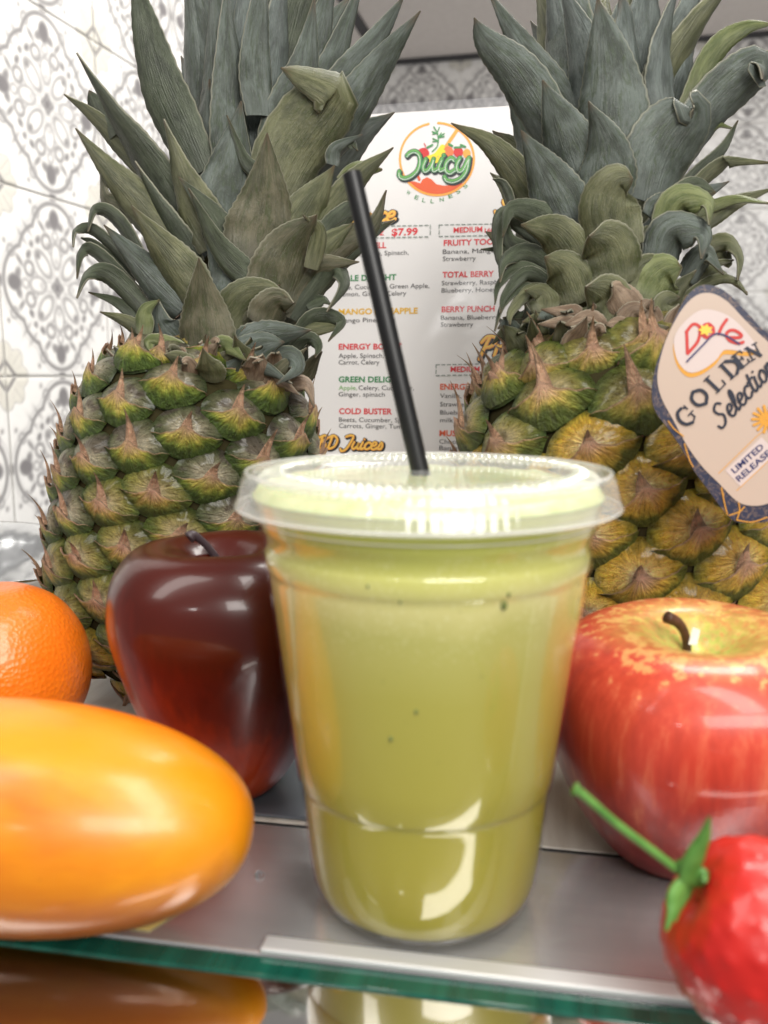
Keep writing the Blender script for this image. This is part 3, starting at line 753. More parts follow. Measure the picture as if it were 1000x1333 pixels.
# left pineapple
YL = .392
bl_ = at(224, 900, YL); bl_.z = .003; tl = at(292, 486, YL)
axisL = Vector((-.1085, YL+.005, .0)); topL = at(274, 460, YL)
tiltL = math.atan2(topL.x-axisL.x, topL.z-axisL.z)
pl = empty('pineapple', axisL, (0, tiltL, 0)); tag(pl, 'greener pineapple with a tall dark crown at the left behind the maroon apple', 'pineapple', 'pineapples')
HL = (topL-axisL).length+.002
body(pl, .0575, HL+.004, 122, lambda t, a: 'green' if t > .55+.12*math.sin(a*3) else ('mid' if t > .22 else 'gold'), .95, 2.1)
c1 = lambda X, Y: (60+X/2, Y/2)
LS = [
 ([(400,480),(385,200),(360,-120)],150,'g',-.9,0), ([(520,480),(530,150),(520,-160)],150,'s',-.9,0), ([(620,470),(690,200),(760,-120)],160,'g',-.8,0),
 ([(650,440),(740,200),(830,-70)],110,'g',-.6,0), ([(560,470),(600,180),(630,-130)],170,'s',-.5,0), ([(470,470),(450,200),(430,-120)],130,'g',-.4,0),
 ([(400,450),(300,230),(250,40),(228,-80)],118,'d',-.2,.0), ([(440,430),(410,330),(425,205)],90,'g',-.3,0),
 ([(500,520),(490,300),(480,100),(470,-60)],110,'g',-.1,0), ([(600,500),(640,300),(680,150),(700,-10)],130,'g',-.1,0),
 ([(650,440),(760,240),(870,90),(935,-15)],92,'g',-.4,0), ([(640,500),(790,290),(890,140),(975,28)],110,'g',-.1,.01),
 ([(560,300),(550,160),(560,0),(560,-60)],80,'g',.05,0),
 ([(170,360),(135,290),(112,235)],62,'d',-.3,0,.8), ([(360,590),(250,420),(165,290),(78,138)],112,'d',-.1,.01), ([(260,450),(140,320),(46,246)],56,'o',-.3,0),
 ([(340,660),(230,520),(150,430),(76,334)],95,'o',.1,.0), ([(240,560),(155,525),(140,445)],60,'b',-.1,0,.5),
 ([(440,640),(360,480),(305,310)],105,'o',.35,.0), ([(470,600),(480,440),(508,262)],160,'g',.3,0), ([(590,620),(590,480),(520,420),(470,300)],60,'d',.32,0),
 ([(560,560),(640,390),(735,262),(745,235),(660,195),(612,176)],165,'o',.2,.01), 
 ([(330,640),(250,560),(170,490)],70,'d',.0,0), ([(380,700),(300,560),(230,420)],90,'d',.15,0),
 ([(700,640),(800,480),(905,384)],80,'o',.2,.0), ([(770,480),(820,440),(876,440)],44,'y',.1,0,.6), ([(748,430),(758,385),(824,350)],38,'g',.3,0), ([(790,385),(800,370),(812,392)],20,'d',.25,0),
 ([(620,660),(690,530),(752,430)],115,'o',.4,0), ([(700,640),(770,570),(800,540),(735,600)],60,'d',.3,0), ([(545,680),(570,520),(576,345)],165,'b',.6,.006),
 ([(460,640),(430,560),(345,460)],80,'d',.5,0), ([(550,740),(450,640),(370,490)],62,'d',.7,.01),
 ([(640,790),(760,640),(850,590),(887,495)],74,'b',.3,0), ([(660,740),(730,640),(800,580)],90,'o',.35,0),
 ([(480,820),(480,700),(400,560)],150,'g',.6,.0), ([(590,800),(640,650),(705,560)],150,'b',.7,.008,.15), ([(690,700),(712,600),(670,560)],40,'o',.8,.006,.0),
 ([(250,680),(180,570),(125,545),(108,602)],42,'d',.1,.01), ([(240,720),(130,605),(75,600),(68,642)],30,'d',.15,.01), ([(230,730),(130,640),(90,620)],26,'d',.1,.0),
 ([(250,780),(130,660),(90,660),(80,724)],36,'d',.2,.01), ([(290,850),(170,720),(105,715),(78,775)],52,'d',.3,.012), ([(280,870),(190,790),(110,760)],34,'d',.25,.0),
 ([(290,900),(210,840),(140,812)],44,'o',.35,.0), ([(360,800),(260,700),(150,585)],100,'g',.45,.005), ([(400,790),(310,660),(222,535)],115,'o',.6,.005), 
 ([(640,830),(740,700),(780,740),(733,812)],56,'d',.5,.012), ([(620,820),(700,700),(815,682)],80,'b',.55,.004), ([(680,800),(720,780),(742,792)],30,'d',.5,0), 
 ([(560,850),(600,790),(645,790)],90,'b',.8,.006,.2), ([(460,880),(510,790),(570,760),(630,775)],100,'o',.75,.006,.1), ([(470,860),(540,800),(610,740)],70,'b',.7,.003),
 ([(340,920),(290,850),(290,780)],110,'g',.6,.0,.4), ([(420,950),(412,800),(398,672)],130,'b',.95,.008), ([(250,870),(255,810),(295,780)],50,'y',.7,.0),
 ([(640,910),(700,830),(768,835),(735,888)],46,'d',.6,.01), ([(600,900),(680,860),(740,850),(766,850)],44,'o',.62,.004), ([(620,930),(680,885),(708,900),(700,930)],38,'d',.65,.006),
 ([(500,940),(580,880),(690,860)],110,'g',.8,.005), ([(470,960),(560,900),(620,890)],90,'g',.9,.005), ([(560,980),(630,930),(655,960),(600,1000)],56,'g',.95,.012), ([(620,960),(650,950),(668,962)],24,'b',.8,0),
 ([(420,980),(460,900),(520,938)],62,'y',1.05,.01), ([(400,1000),(340,920),(270,890),(280,930)],60,'y',.95,.006), ([(520,1010),(560,960),(640,1000)],50,'g',1.0,.008), ([(330,960),(420,930),(480,990),(530,1060)],60,'o',1.0,.006),
 ([(290,1010),(200,930),(185,1000)],55,'o',.8,.0), ([(260,1020),(215,960),(240,900)],50,'k',.85,.0),
 ([(480,1010),(440,960),(400,1010),(390,1050)],46,'k',1.1,.004), ([(560,1010),(600,990),(660,1030)],44,'k',1.0,.004), ([(340,1010),(320,950),(280,930)],50,'k',1.0,.004), ([(620,1000),(680,1000),(700,1060)],40,'k',.9,.004),
]
crown(pl, c1, YL, LS, .5, [(470, 900)])
fill_leaves(pl, at(290, 480, YL+.008), at(330, -60, YL+.02), YL, 26, .016, .05, .13, 'gds', 3)
st = tube('stalk', [at(288, 500, YL+.004), at(293, 440, YL+.006), at(298, 390, YL+.010), at(302, 340, YL+.014)], lambda t: .017*(1-t*.3)); o = obj('stalk', st, M_CORE); 
bpy.context.view_layer.update(); o.data.transform(pl.matrix_world.inverted()); o.parent = pl

def dry_ring(root, cx_, cy_, Y, rad_, n, seed):
    bpy.context.view_layer.update(); inv = root.matrix_world.inverted(); r = random.Random(seed); c0 = at(cx_, cy_, Y)
    for i in range(n):
        a = 2*PI*i/n+r.uniform(-.15, .15); d = Vector((math.cos(a), math.sin(a), 0)); q = r.uniform(.8, 1.25)
        p0 = c0+d*rad_*r.uniform(.6, .95)+Vector((0, 0, -.003)); tw = Vector((-d.y, d.x, 0))*r.uniform(-.5, .5)
        ps = [p0, p0+d*.004*q+Vector((0, 0, .005*q)), p0+(d+tw)*.007*q+Vector((0, 0, .009*q)), p0+(d+tw*1.5)*.010*q+Vector((0, 0, r.uniform(.006, .016)))]
        leaf(root, inv, ps, r.uniform(.007, .012), r.choice('kkboog'), 700+i+seed, axis=c0)
dry_ring(pl, 287, 474, YL, .024, 26, 5); dry_ring(pl, 285, 480, YL, .031, 30, 6); dry_ring(pl, 283, 488, YL, .039, 30, 7); dry_ring(pl, 280, 494, YL, .043, 26, 8)
# right pineapple
YR = .372
axisR = Vector((.130, YR+.004, .0)); topR = at(756, 440, YR)
tiltR = math.atan2(topR.x-axisR.x, topR.z-axisR.z)
pr = empty('pineapple', axisR, (0, tiltR, 0)); tag(pr, 'riper golden pineapple with a bluish crown at the right behind the red apple', 'pineapple', 'pineapples')
body(pr, .0652, (topR-axisR).length+.004, 102, lambda t, a: 'gold' if t < .78 else 'mid', .98, .9, 1.02)
c2 = lambda X, Y: (560+X/2.273, Y/2.273)
RS = [
 ([(560,380),(480,120),(410,-130)],200,'s',-.9,0), ([(610,380),(640,120),(650,-130)],210,'s',-.8,0), ([(680,380),(750,120),(820,-130)],180,'s',-.9,0), ([(480,350),(400,120),(340,-130)],150,'s',-1,0),
 ([(430,380),(290,160),(170,-30)],112,'g',-.7,0), ([(500,330),(450,130),(380,-60)],130,'s',-.5,0), ([(700,330),(700,130),(740,-60)],150,'s',-.4,0),
 ([(590,470),(600,280),(590,120),(560,-40)],170,'s',-.1,0), ([(520,460),(535,290),(520,120),(495,-10)],190,'g',.1,0),
 ([(760,330),(850,150),(940,80),(1020,70)],70,'y',-.5,0), ([(880,240),(950,180),(1030,145)],42,'y',-.4,0), ([(720,500),(850,310),(960,205),(990,200),(985,235)],140,'g',-.1,.01,.3),
 ([(410,470),(270,230),(165,120),(130,52)],125,'g',.0,.005), ([(450,540),(390,370),(333,236)],150,'g',.3,.004),
 ([(810,400),(850,366),(898,378)],26,'y',-.3,0), ([(740,560),(860,450),(912,356)],40,'d',-.2,0), ([(740,600),(850,500),(900,478),(1020,482)],48,'o',-.2,.01), ([(780,680),(900,600),(1020,555)],58,'o',-.1,.0), ([(770,640),(900,590),(1010,600)],32,'y',-.1,.01),
 ([(650,600),(700,440),(775,335),(782,322)],200,'g',.4,.005,.5), ([(520,600),(520,440),(468,300)],150,'g',.6,.004),
 ([(330,660),(270,540),(175,425),(62,364)],100,'o',.1,.0), ([(420,680),(345,520),(268,385)],150,'g',.4,.004), ([(240,600),(215,545),(185,530)],26,'d',.0,0),
 ([(700,620),(780,560),(845,570)],70,'d',.4,.004,.5), ([(690,720),(740,600),(825,600),(828,665)],95,'y',.6,.014), ([(660,650),(700,600),(760,585)],80,'g',.5,0),
 ([(560,740),(530,620),(555,545),(600,530)],155,'o',.85,.006,.7),
 ([(420,720),(330,640),(240,620),(215,700)],75,'d',.3,.01), ([(350,730),(240,640),(200,660),(200,760),(215,800)],55,'d',.2,.01), ([(300,760),(220,740),(150,738)],26,'d',.2,0), ([(340,780),(240,720),(230,650)],60,'d',.25,.0),
 ([(440,790),(370,690),(270,665)],115,'o',.6,.006,.2), ([(680,790),(720,690),(810,690),(805,765)],115,'g',.7,.014), ([(640,760),(660,700),(720,670)],100,'o',.65,.0),
 ([(760,770),(850,740),(890,780),(880,690)],34,'o',.3,.0), ([(800,740),(880,715),(920,760),(912,830)],48,'o',.35,.01), ([(790,830),(850,800),(940,865)],32,'o',.4,.005), ([(760,830),(820,750),(870,810)],70,'g',.5,.008), 
 ([(390,820),(290,750),(220,770),(205,835)],56,'d',.4,.01), ([(380,840),(270,790),(205,840),(192,900)],32,'d',.42,.01), ([(380,870),(290,810),(225,870),(208,925)],40,'d',.45,.01), ([(380,890),(280,850),(215,900),(190,978)],26,'d',.45,.01), ([(360,900),(270,930),(215,940)],24,'d',.45,.0),
 ([(400,880),(300,860),(240,920),(235,960)],40,'o',.5,.01),([(740,870),(840,790),(900,770)],34,'o',.4,0),([(730,900),(840,830),(905,830),(940,870)],30,'o',.45,.01),
 ([(550,850),(520,740),(470,700)],165,'o',.9,.006,.8), ([(440,900),(400,800),(340,760)],125,'o',.8,.006,.3), ([(640,890),(690,810),(745,790)],130,'y',.85,.006,.5), ([(600,870),(650,800),(700,780)],100,'o',.8,0,.5),
 ([(700,910),(740,860),(790,800)],80,'o',.7,.0), ([(340,920),(330,870),(280,860)],80,'o',.7,.0), ([(530,960),(520,880),(460,850)],135,'o',1.05,.006,.6), ([(620,950),(560,870),(540,850)],90,'k',1.08,.006,.2), ([(400,960),(420,930),(330,915)],70,'k',.95,.004),
 ([(720,960),(700,900),(740,880)],80,'o',.9,.0,.4), ([(680,990),(640,920),(660,890)],70,'k',1.1,.004,.4), ([(760,990),(720,950),(740,900)],70,'k',1.0,.004), ([(560,1010),(600,930),(640,920)],70,'k',1.12,.004,.5), ([(440,1000),(400,960),(320,960)],60,'k',1.0,.004), ([(500,1000),(470,950),(400,960)],70,'k',1.1,.004,.3), ([(600,1000),(560,960),(520,960)],60,'k',1.15,.004)]
crown(pr, c2, YR, RS, 1/2.273, [(550, 900)])
fill_leaves(pr, at(750, 450, YR+.008), at(795, -60, YR+.02), YR, 26, .016, .045, .12, 'sgo', 11)
o = obj('stalk', tube('stalk', [at(750, 466, YR+.004), at(753, 420, YR+.006), at(757, 370, YR+.010), at(760, 320, YR+.014)], lambda t: .015*(1-t*.3)), M_CORE)
bpy.context.view_layer.update(); o.data.transform(pr.matrix_world.inverted()); o.parent = pr

dry_ring(pr, 754, 440, YR, .022, 26, 15); dry_ring(pr, 756, 446, YR, .029, 28, 16); dry_ring(pr, 766, 452, YR, .030, 28, 17); dry_ring(pr, 774, 458, YR, .034, 22, 18)
# ------------------------------------------------------------------ hang tag
TP = Plane(at(930, 520, .285), math.radians(-4), math.radians(4))
tg = empty('hang_tag', (0, 0, 0)); tg.matrix_world = TP.M
tag(tg, 'glossy navy edged cream fruit tag hanging on the golden pineapple at the right edge', 'tag')
tc = lambda X, Y: TP.uv(840+X/4.04, 360+Y/4.04)
TU = (TP.uv(900, 500)[0]-TP.uv(800, 500)[0])/100/4.04
outer = [(300,45),(380,55),(450,100),(520,170),(600,258),(680,330),(760,430),(840,600),(890,780),(900,950),(850,1120),(760,1230),(660,1285),(560,1295),(480,1290),(420,1240),(330,1120),(250,1010),(190,900),(120,800),(60,720),(35,640),(45,520),(80,400),(130,280),(180,170),(235,85)]
inner = [(300,88),(370,95),(440,140),(520,225),(600,303),(670,370),(740,470),(800,620),(840,780),(850,930),(800,1060),(720,1150),(640,1195),(560,1205),(480,1180),(380,1080),(300,1000),(220,890),(150,760),(90,650),(65,560),(70,470),(110,330),(175,200),(240,120)]
def coated(name, c, rough=.3):
    return N(name).set(Base_Color=c, Roughness=rough, Coat_Weight=1.0, Coat_Roughness=.08).m
k = N('tag navy border'); n1 = k.noise(k.coord(), 220, 3, .6, 1.2)
k.set(Base_Color=k.ramp(n1, [(.47, srgb(42, 44, 66)), (.5, srgb(120, 100, 90)), (.53, srgb(38, 42, 64))]), Roughness=.3, Coat_Weight=1.0, Coat_Roughness=.08); M_TNAVY = k.m
M_TCREAM = coated('tag cream', srgb(184, 164, 150)); M_TPALE = coated('tag pale', srgb(198, 182, 178)); M_TGOLD = coated('tag gold', srgb(206, 146, 52))
M_TRED = coated('tag red', srgb(186, 48, 42)); M_TBLUE = coated('tag blue', srgb(40, 44, 92)); M_TSUN = coated('tag sun', srgb(238, 190, 70)); M_TINK = coated('tag ink', srgb(30, 34, 50))
obj('backing', poly('backing', [tc(*p) for p in outer], 0, 4, th=.0005), M_TNAVY, tg)
obj('face', poly('face', [tc(*p) for p in inner], .0002, 4, th=.0001), M_TCREAM, tg)
em = [(160,300),(220,225),(300,175),(400,190),(480,240),(560,330),(580,375),(540,395),(430,385),(400,400),(370,440),(300,490),(230,505),(175,455),(150,370)]
obj('emblem_shadow', poly('emblem_shadow', [tc(x-3, y+24) for x, y in em], .0003, 4), M_TGOLD, tg)
obj('emblem', poly('emblem', [tc(*p) for p in em], .0004, 4), M_TPALE, tg)
tr_ = lambda ps: [[tc(*p) for p in q] for q in ps]
obj('brand_word', ribbon(tr_([[(216,290),(220,405)],[(214,292),(250,252),(285,270),(275,340),(222,405)],[(300,270),(330,250),(355,270)],[(292,300),(318,320)],[(300,268),(292,298),(322,322),(356,300),(350,268),(318,252),(300,268)],[(426,228),(402,262),(384,302)],
  [(440,322),(488,322),(505,312),(478,288),(444,284),(424,304),(440,336),(486,352),(512,346)]]), 17*TU, .0005, eps=1e-5), M_TRED, tg)
sun = []
for i in range(14):
    a = 2*PI*i/14; rr = 42 if i % 2 else 24; sun.append((314+rr*math.cos(a), 282+rr*.8*math.sin(a)))
obj('sun', poly('sun', [tc(*p) for p in sun], .0008), M_TSUN, tg)
obj('brand_line', ribbon(tr_([[(216,448),(300,362),(360,305),(420,312),(492,356)]]), 9*TU, .0007), M_TBLUE, tg)
# serif capitals, 1 unit high
SER = {'G': ([[(.82,.78),(.6,.98),(.3,.95),(.08,.6),(.15,.2),(.45,.0),(.75,.12)],[(.76,.1),(.76,.42)],[(.58,.42),(.92,.42)],[(.82,.7),(.82,.95)]],.95),
 'O': ([[(.45,.98),(.12,.75),(.1,.3),(.45,.02),(.8,.3),(.8,.72),(.45,.98)]],.95), 'L': ([[(.22,.05),(.22,.95)],[(.05,.97),(.42,.97)],[(.05,.03),(.7,.03)],[(.72,.05),(.74,.3)]],.8),
 'D': ([[(.2,.05),(.2,.95)],[(.05,.97),(.5,.95),(.85,.6),(.8,.25),(.5,.03),(.05,.03)]],.95), 'E': ([[(.2,.05),(.2,.95)],[(.05,.97),(.68,.97)],[(.05,.03),(.7,.03)],[(.2,.52),(.52,.52)],[(.68,.97),(.7,.78)],[(.7,.03),(.74,.25)],[(.52,.62),(.52,.4)]],.8),
 'N': ([[(.18,.05),(.18,.95)],[(.18,.95),(.78,.05)],[(.78,.05),(.78,.95)],[(.02,.97),(.3,.97)],[(.62,.97),(.94,.97)],[(.02,.03),(.34,.03)]],.98)}
for ch, X, Y, a, h in (('G',218,800,50,98),('O',290,702,50,98),('L',372,618,47,98),('D',446,545,44,96),('E',500,490,40,84),('N',553,448,30,76)):
    st_, adv = SER[ch]; s_ = h*TU; x, y = tc(X, Y)
    P = xf([[(p*s_, q*s_) for p, q in z] for z in st_], x, y, math.radians(a))
    t = obj('capital', ribbon(P, 8*TU, .0005, eps=1e-5), M_TINK, tg)
    thick = {'G': lambda: [st_[0][1:6]], 'O': lambda: [st_[0][0:4], st_[0][3:7]], 'L': lambda: [st_[0]], 'D': lambda: [st_[0], st_[1][1:5]], 'E': lambda: [st_[0]], 'N': lambda: [st_[1]]}[ch]()
    obj('thick_stroke', ribbon(xf([[(p*s_, q*s_) for p, q in z] for z in thick], x, y, math.radians(a)), 17*TU, .0006, eps=1e-5), M_TINK, t)
P, W = script('Selection', 60*TU, .25); x, y = tc(400, 800)
obj('script_word', ribbon(xf(P, x, y, math.radians(49)), 13*TU, .0005), M_TINK, tg)
obj('note_panel', poly('note_panel', [tc(*p) for p in [(420,1020),(610,845),(690,925),(500,1105)]], .0003), M_TPALE, tg)
for s, X, Y, wd in (('LIMITED', 468, 1036, 205), ('RELEASE', 492, 1080, 222)):
    o = obj('small_word', text_mesh(s, wd*TU, 33*TU, .02), M_TBLUE, tg); x, y = tc(X, Y); o.location = (x, y, .0004); o.rotation_euler = (0, 0, math.radians(43))
obj('gold_line', ribbon(tr_([[(385,1035),(590,835)],[(480,1125),(650,965)],[(590,835),(700,760)],[(650,965),(760,900)]]), 4*TU, .0003), M_TGOLD, tg)
obj('gold_flower', ribbon(tr_([[(640,750),(640+78*math.cos(a),750+70*math.sin(a))] for a in np.linspace(0, 2*PI, 15)[:-1]]), 15*TU, .0004, eps=1e-5), M_TGOLD, tg)
obj('twig_print', ribbon(tr_([[(400,1110),(415,1190),(430,1250)],[(410,1150),(400,1120)],[(490,1190),(495,1230),(480,1280)],[(520,1210),(495,1235),(440,1255)],[(480,1280),(560,1290),(640,1265)],[(205,880),(230,960),(250,1000)],[(120,760),(150,800),(200,840)]]), 6*TU, .0004), M_TGOLD, tg)

# ------------------------------------------------------------------ cup
CXC = .0112; YC = .2285
cup = empty('juice_cup', (CXC, YC, 0)); tag(cup, 'clear plastic lidded cup full of yellow green juice on the steel top', 'cup')
c_ = .01
def cupr(z):
    pts = [(0, 2.45), (.12, 2.72), (.35, 2.95), (.75, 3.10), (1.4, 3.20), (3.3, 3.38), (3.55, 3.42), (3.66, 3.48), (9.3, 4.19), (9.45, 4.26), (9.8, 4.28), (9.95, 4.22), (10.3, 4.26), (10.4, 4.34), (10.8, 4.42), (11.2, 4.52)]
    return np.interp(z, [p[0] for p in pts], [p[1] for p in pts])
k = N('clear cup plastic'); k.set(Base_Color=(.85, .85, .83), Roughness=.15)
tr = k.n('ShaderNodeBsdfTransparent', {0: (.985, .985, .98, 1)}).outputs[0]; gl = k.n('ShaderNodeBsdfGlossy', {'Color': (1, 1, 1, 1), 'Roughness': .05}).outputs[0]
df = k.n('ShaderNodeBsdfDiffuse', {0: (.9, .9, .88, 1)}).outputs[0]
base_ = k.n('ShaderNodeMixShader', {0: .015, 1: tr, 2: df}).outputs[0]
fr = k.fres(1.45)
k.t.links.new(k.n('ShaderNodeMixShader', {0: fr, 1: base_, 2: gl}).outputs[0], k.out.inputs[0]); M_PET = k.m
zs = sorted(set([0, .05, .12, .2, .35, .5, .75, 1.0, 1.4, 2, 2.6, 3.2, 3.45, 3.55, 3.58, 3.62, 3.7, 4.5, 5.5, 6.5, 7.5, 8.5, 9.2, 9.3, 9.38, 9.45, 9.6, 9.8, 9.88, 9.95, 10.1, 10.3, 10.4, 10.5, 10.9, 11.2]))
prof = [(.0005, .0035), (.020, .0035), (.0225, .0005)]+[(cupr(z)*c_, z*c_) for z in zs]
obj('cup_wall', lathe('cup_wall', prof, 128), M_PET, cup)
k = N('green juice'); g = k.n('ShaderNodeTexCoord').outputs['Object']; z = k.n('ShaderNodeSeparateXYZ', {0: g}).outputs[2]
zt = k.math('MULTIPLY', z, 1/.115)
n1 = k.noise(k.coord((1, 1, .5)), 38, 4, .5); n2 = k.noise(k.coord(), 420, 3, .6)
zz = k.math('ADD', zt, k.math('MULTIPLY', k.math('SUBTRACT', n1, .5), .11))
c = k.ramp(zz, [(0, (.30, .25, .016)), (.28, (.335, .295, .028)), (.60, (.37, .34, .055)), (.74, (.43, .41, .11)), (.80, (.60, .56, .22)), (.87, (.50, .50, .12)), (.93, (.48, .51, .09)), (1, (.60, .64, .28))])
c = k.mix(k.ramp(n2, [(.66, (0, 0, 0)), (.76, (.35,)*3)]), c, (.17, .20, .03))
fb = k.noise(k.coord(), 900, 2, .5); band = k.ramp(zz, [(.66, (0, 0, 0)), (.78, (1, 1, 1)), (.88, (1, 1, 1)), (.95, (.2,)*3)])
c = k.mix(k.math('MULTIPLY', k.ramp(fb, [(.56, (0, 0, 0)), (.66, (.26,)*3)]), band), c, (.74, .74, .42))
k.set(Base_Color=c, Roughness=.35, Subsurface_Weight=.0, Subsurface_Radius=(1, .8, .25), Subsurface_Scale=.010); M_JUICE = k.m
jp = [(.0005, .004), (.018, .004)]+[(cupr(z)*c_-.0007, max(z*c_, .004)) for z in zs if z > .3 and z <= 11.2]+[(.0448, .1130), (.0005, .1130)]
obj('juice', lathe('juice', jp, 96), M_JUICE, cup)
# specks of pulp against the wall
k = N('pulp'); k.set(Base_Color=(.12, .16, .03), Roughness=.5); M_PULP = k.m
for (px, py, s_) in ((656, 788, .0008), (541, 928, .0004), (508, 968, .00045), (520, 780, .0003), (478, 762, .0003), (662, 774, .0004)):
    zc = .143+ray(px, py).z/ray(px, py).y*.19; a = math.asin(max(-1, min(1, ((at(px, py, .192).x-CXC))/(cupr(zc*100)*.01))))
    r = cupr(zc*100)*.01-.0006
    me = lathe('pulp_speck', [(s_*math.sin(t)+1e-6, s_*1.5*math.cos(t)) for t in np.linspace(0, PI, 8)], 10)
    obj('pulp_speck', me, M_PULP, cup, loc=(r*math.sin(a), -r*math.cos(a), zc))
# foam under the lid
k = N('juice foam'); n1 = k.noise(k.coord(), 160, 5, .6)
k.set(Base_Color=k.ramp(n1, [(.32, (.52, .57, .22)), (.65, (.72, .76, .40))]), Roughness=.35, Subsurface_Weight=.4, Subsurface_Scale=.004).bump(n1, .5, .001); M_FOAM = k.m
vs = []; fs = []; RG, SG = 26, 80
for j in range(RG+1):
    r = .0452*j/RG
    for i in range(SG):
        a = 2*PI*i/SG; p = Vector((r*math.cos(a), r*math.sin(a), 0))
        h = .1148+.0011*max(0, noise.noise(p*95+Vector((3, 1, 4))))+.0006*noise.noise(p*260)
        vs.append((p.x, p.y, h if j < RG else .1125))
for j in range(RG):
    for i in range(SG): q = (i+1) % SG; fs.append((j*SG+i, (j+1)*SG+i, (j+1)*SG+q, j*SG+q))
obj('foam', mesh('foam', vs, fs), M_FOAM, cup)
# lid
k = N('lid plastic'); tr = k.n('ShaderNodeBsdfTransparent', {0: (.97, .97, .96, 1)}).outputs[0]; gl = k.n('ShaderNodeBsdfGlossy', {'Color': (1, 1, 1, 1), 'Roughness': .10}).outputs[0]
df = k.n('ShaderNodeBsdfDiffuse', {0: (.88, .88, .84, 1)}).outputs[0]
base_ = k.n('ShaderNodeMixShader', {0: .20, 1: tr, 2: df}).outputs[0]; fr2 = k.fres(1.5, .02)
k.t.links.new(k.n('ShaderNodeMixShader', {0: fr2, 1: base_, 2: gl}).outputs[0], k.out.inputs[0]); M_LID = k.m
LDZ = .22
lp = [(4.44, 10.90), (4.92, 10.84), (4.96, 10.88), (4.94, 10.96), (4.88, 11.08), (4.80, 11.38), (4.76, 11.50), (4.70, 11.60), (4.60, 11.65), (4.50, 11.62), (4.44, 11.50), (4.38, 11.46), (4.30, 11.52), (4.22, 11.60), (3.95, 11.66), (3.75, 11.66), (3.66, 11.60), (3.60, 11.48), (3.2, 11.45), (1.5, 11.45), (.5, 11.45), (.02, 11.45)]
lp = [(r, z+LDZ*(z-10.3)/1.3) for r, z in lp]
def lf(r, z, a, j):
    if 3 <= j <= 6: r = r+.010*math.cos(a*110)
    if 11 <= j <= 15: z = z+.05*math.cos(a*110)
    return r*c_, z*c_
obj('lid', lathe('lid', lp, 480, lf), M_LID, cup)
k = N('lid rim'); k.set(Base_Color=(.9, .9, .86), Roughness=.15)
tr = k.n('ShaderNodeBsdfTransparent').outputs[0]
k.t.links.new(k.n('ShaderNodeMixShader', {0: .38, 1: tr, 2: k.b.outputs[0]}).outputs[0], k.out.inputs[0]); M_RIM = k.m
for rr_, z_, th_ in ((4.94, 10.90+LDZ*.45, .035), (4.66, 11.63+LDZ, .045), (4.38, 10.66, .022)):
    obj('rim_bead', lathe('rim_bead', [((rr_+th_*math.cos(a))*c_, (z_+th_*math.sin(a))*c_) for a in np.linspace(0, 2*PI, 9)], 128), M_RIM, cup)
# straw
k = N('black straw plastic'); n1 = k.noise(k.coord((1, 1, .2)), 120, 2)
k.set(Base_Color=(.008, .008, .009), Roughness=.38, Specular_IOR_Level=.35); M_STRAW = k.m
s0 = at(544, 600, YC+.019); s1 = at(458, 226, YC+.030)
def hollow(name, A, B, ro, ri, seg=28):
    T = (B-A).normalized(); s_ = T.cross(Vector((0, 1, 0))).normalized(); q = s_.cross(T); vs = []; fs = []
    for (c, r) in ((A, ro), (A.lerp(B, .5), ro), (B, ro), (B, ri), (B-T*.04, ri)):
        for i in range(seg): a = 2*PI*i/seg; vs.append(c+(s_*math.cos(a)+q*math.sin(a))*r)
    for j in range(4):
        for i in range(seg): k2 = (i+1) % seg; fs.append((j*seg+i, (j+1)*seg+i, (j+1)*seg+k2, j*seg+k2))
    return mesh(name, vs, fs)
dv = (s1-s0).normalized()
me = hollow('drinking_straw', Vector((0, 0, 0))-dv*.006, s1-s0, .00265, .0023)
straw = obj('drinking_straw', me, M_STRAW, loc=s0)
md = straw.modifiers.new('edge', 'EDGE_SPLIT'); md.split_angle = math.radians(50)
tag(straw, 'black plastic drinking straw leaning left out of the lid', 'straw')

# ------------------------------------------------------------------ fruit
def fruit_lathe(name, prof, seg=96, lobes=0, amp=0, n=60, seed=0):
    C = catmull([(r, 0, z) for r, z in prof], n); vs = []; fs = []; uv = []
    for j, c in enumerate(C):
        t = j/n
        for i in range(seg):
            a = 2*PI*i/seg; r = max(c.x, 0)*(1+amp*math.cos(a*lobes+.6)*(1 if not lobes else math.sin(t*PI)**.5 if t > 0 else 0)+.012*noise.noise(Vector((math.cos(a)*1.5, math.sin(a)*1.5, t*2+seed))))
            vs.append((r*math.cos(a), r*math.sin(a), c.z)); uv.append((i/seg, t))
    for j in range(n):
        for i in range(seg): q = (i+1) % seg; fs.append((j*seg+i, j*seg+q, (j+1)*seg+q, (j+1)*seg+i))
    return mesh(name, vs, fs, uvs=uv)
# red apple
k = N('red apple skin'); sep = k.n('ShaderNodeSeparateXYZ', {0: k.n('ShaderNodeTexCoord').outputs['Object']}); zz = sep.outputs[2]
uvc = k.coord((1, 1, 1), 'UV'); stv = k.n('ShaderNodeMapping', {0: uvc, 'Scale': (60, 2.2, 1)}).outputs[0]
ang_ = k.coord((1, 1, .10)); streak = k.noise(ang_, 260, 5, .65); blotch = k.noise(k.coord(), 42, 4, .6); fine = k.noise(k.coord(), 520, 3, .6)
zt = k.math('MULTIPLY', zz, 1/.072)
m_ = k.math('ADD', zt, k.math('ADD', k.math('MULTIPLY', k.math('SUBTRACT', streak, .5), .5), k.math('MULTIPLY', k.math('SUBTRACT', blotch, .5), .25)))
c = k.ramp(m_, [(.15, (.30, .018, .016)), (.50, (.48, .045, .028)), (.98, (.58, .070, .038)), (1.18, (.62, .13, .060)), (1.5, (.66, .28, .10))])
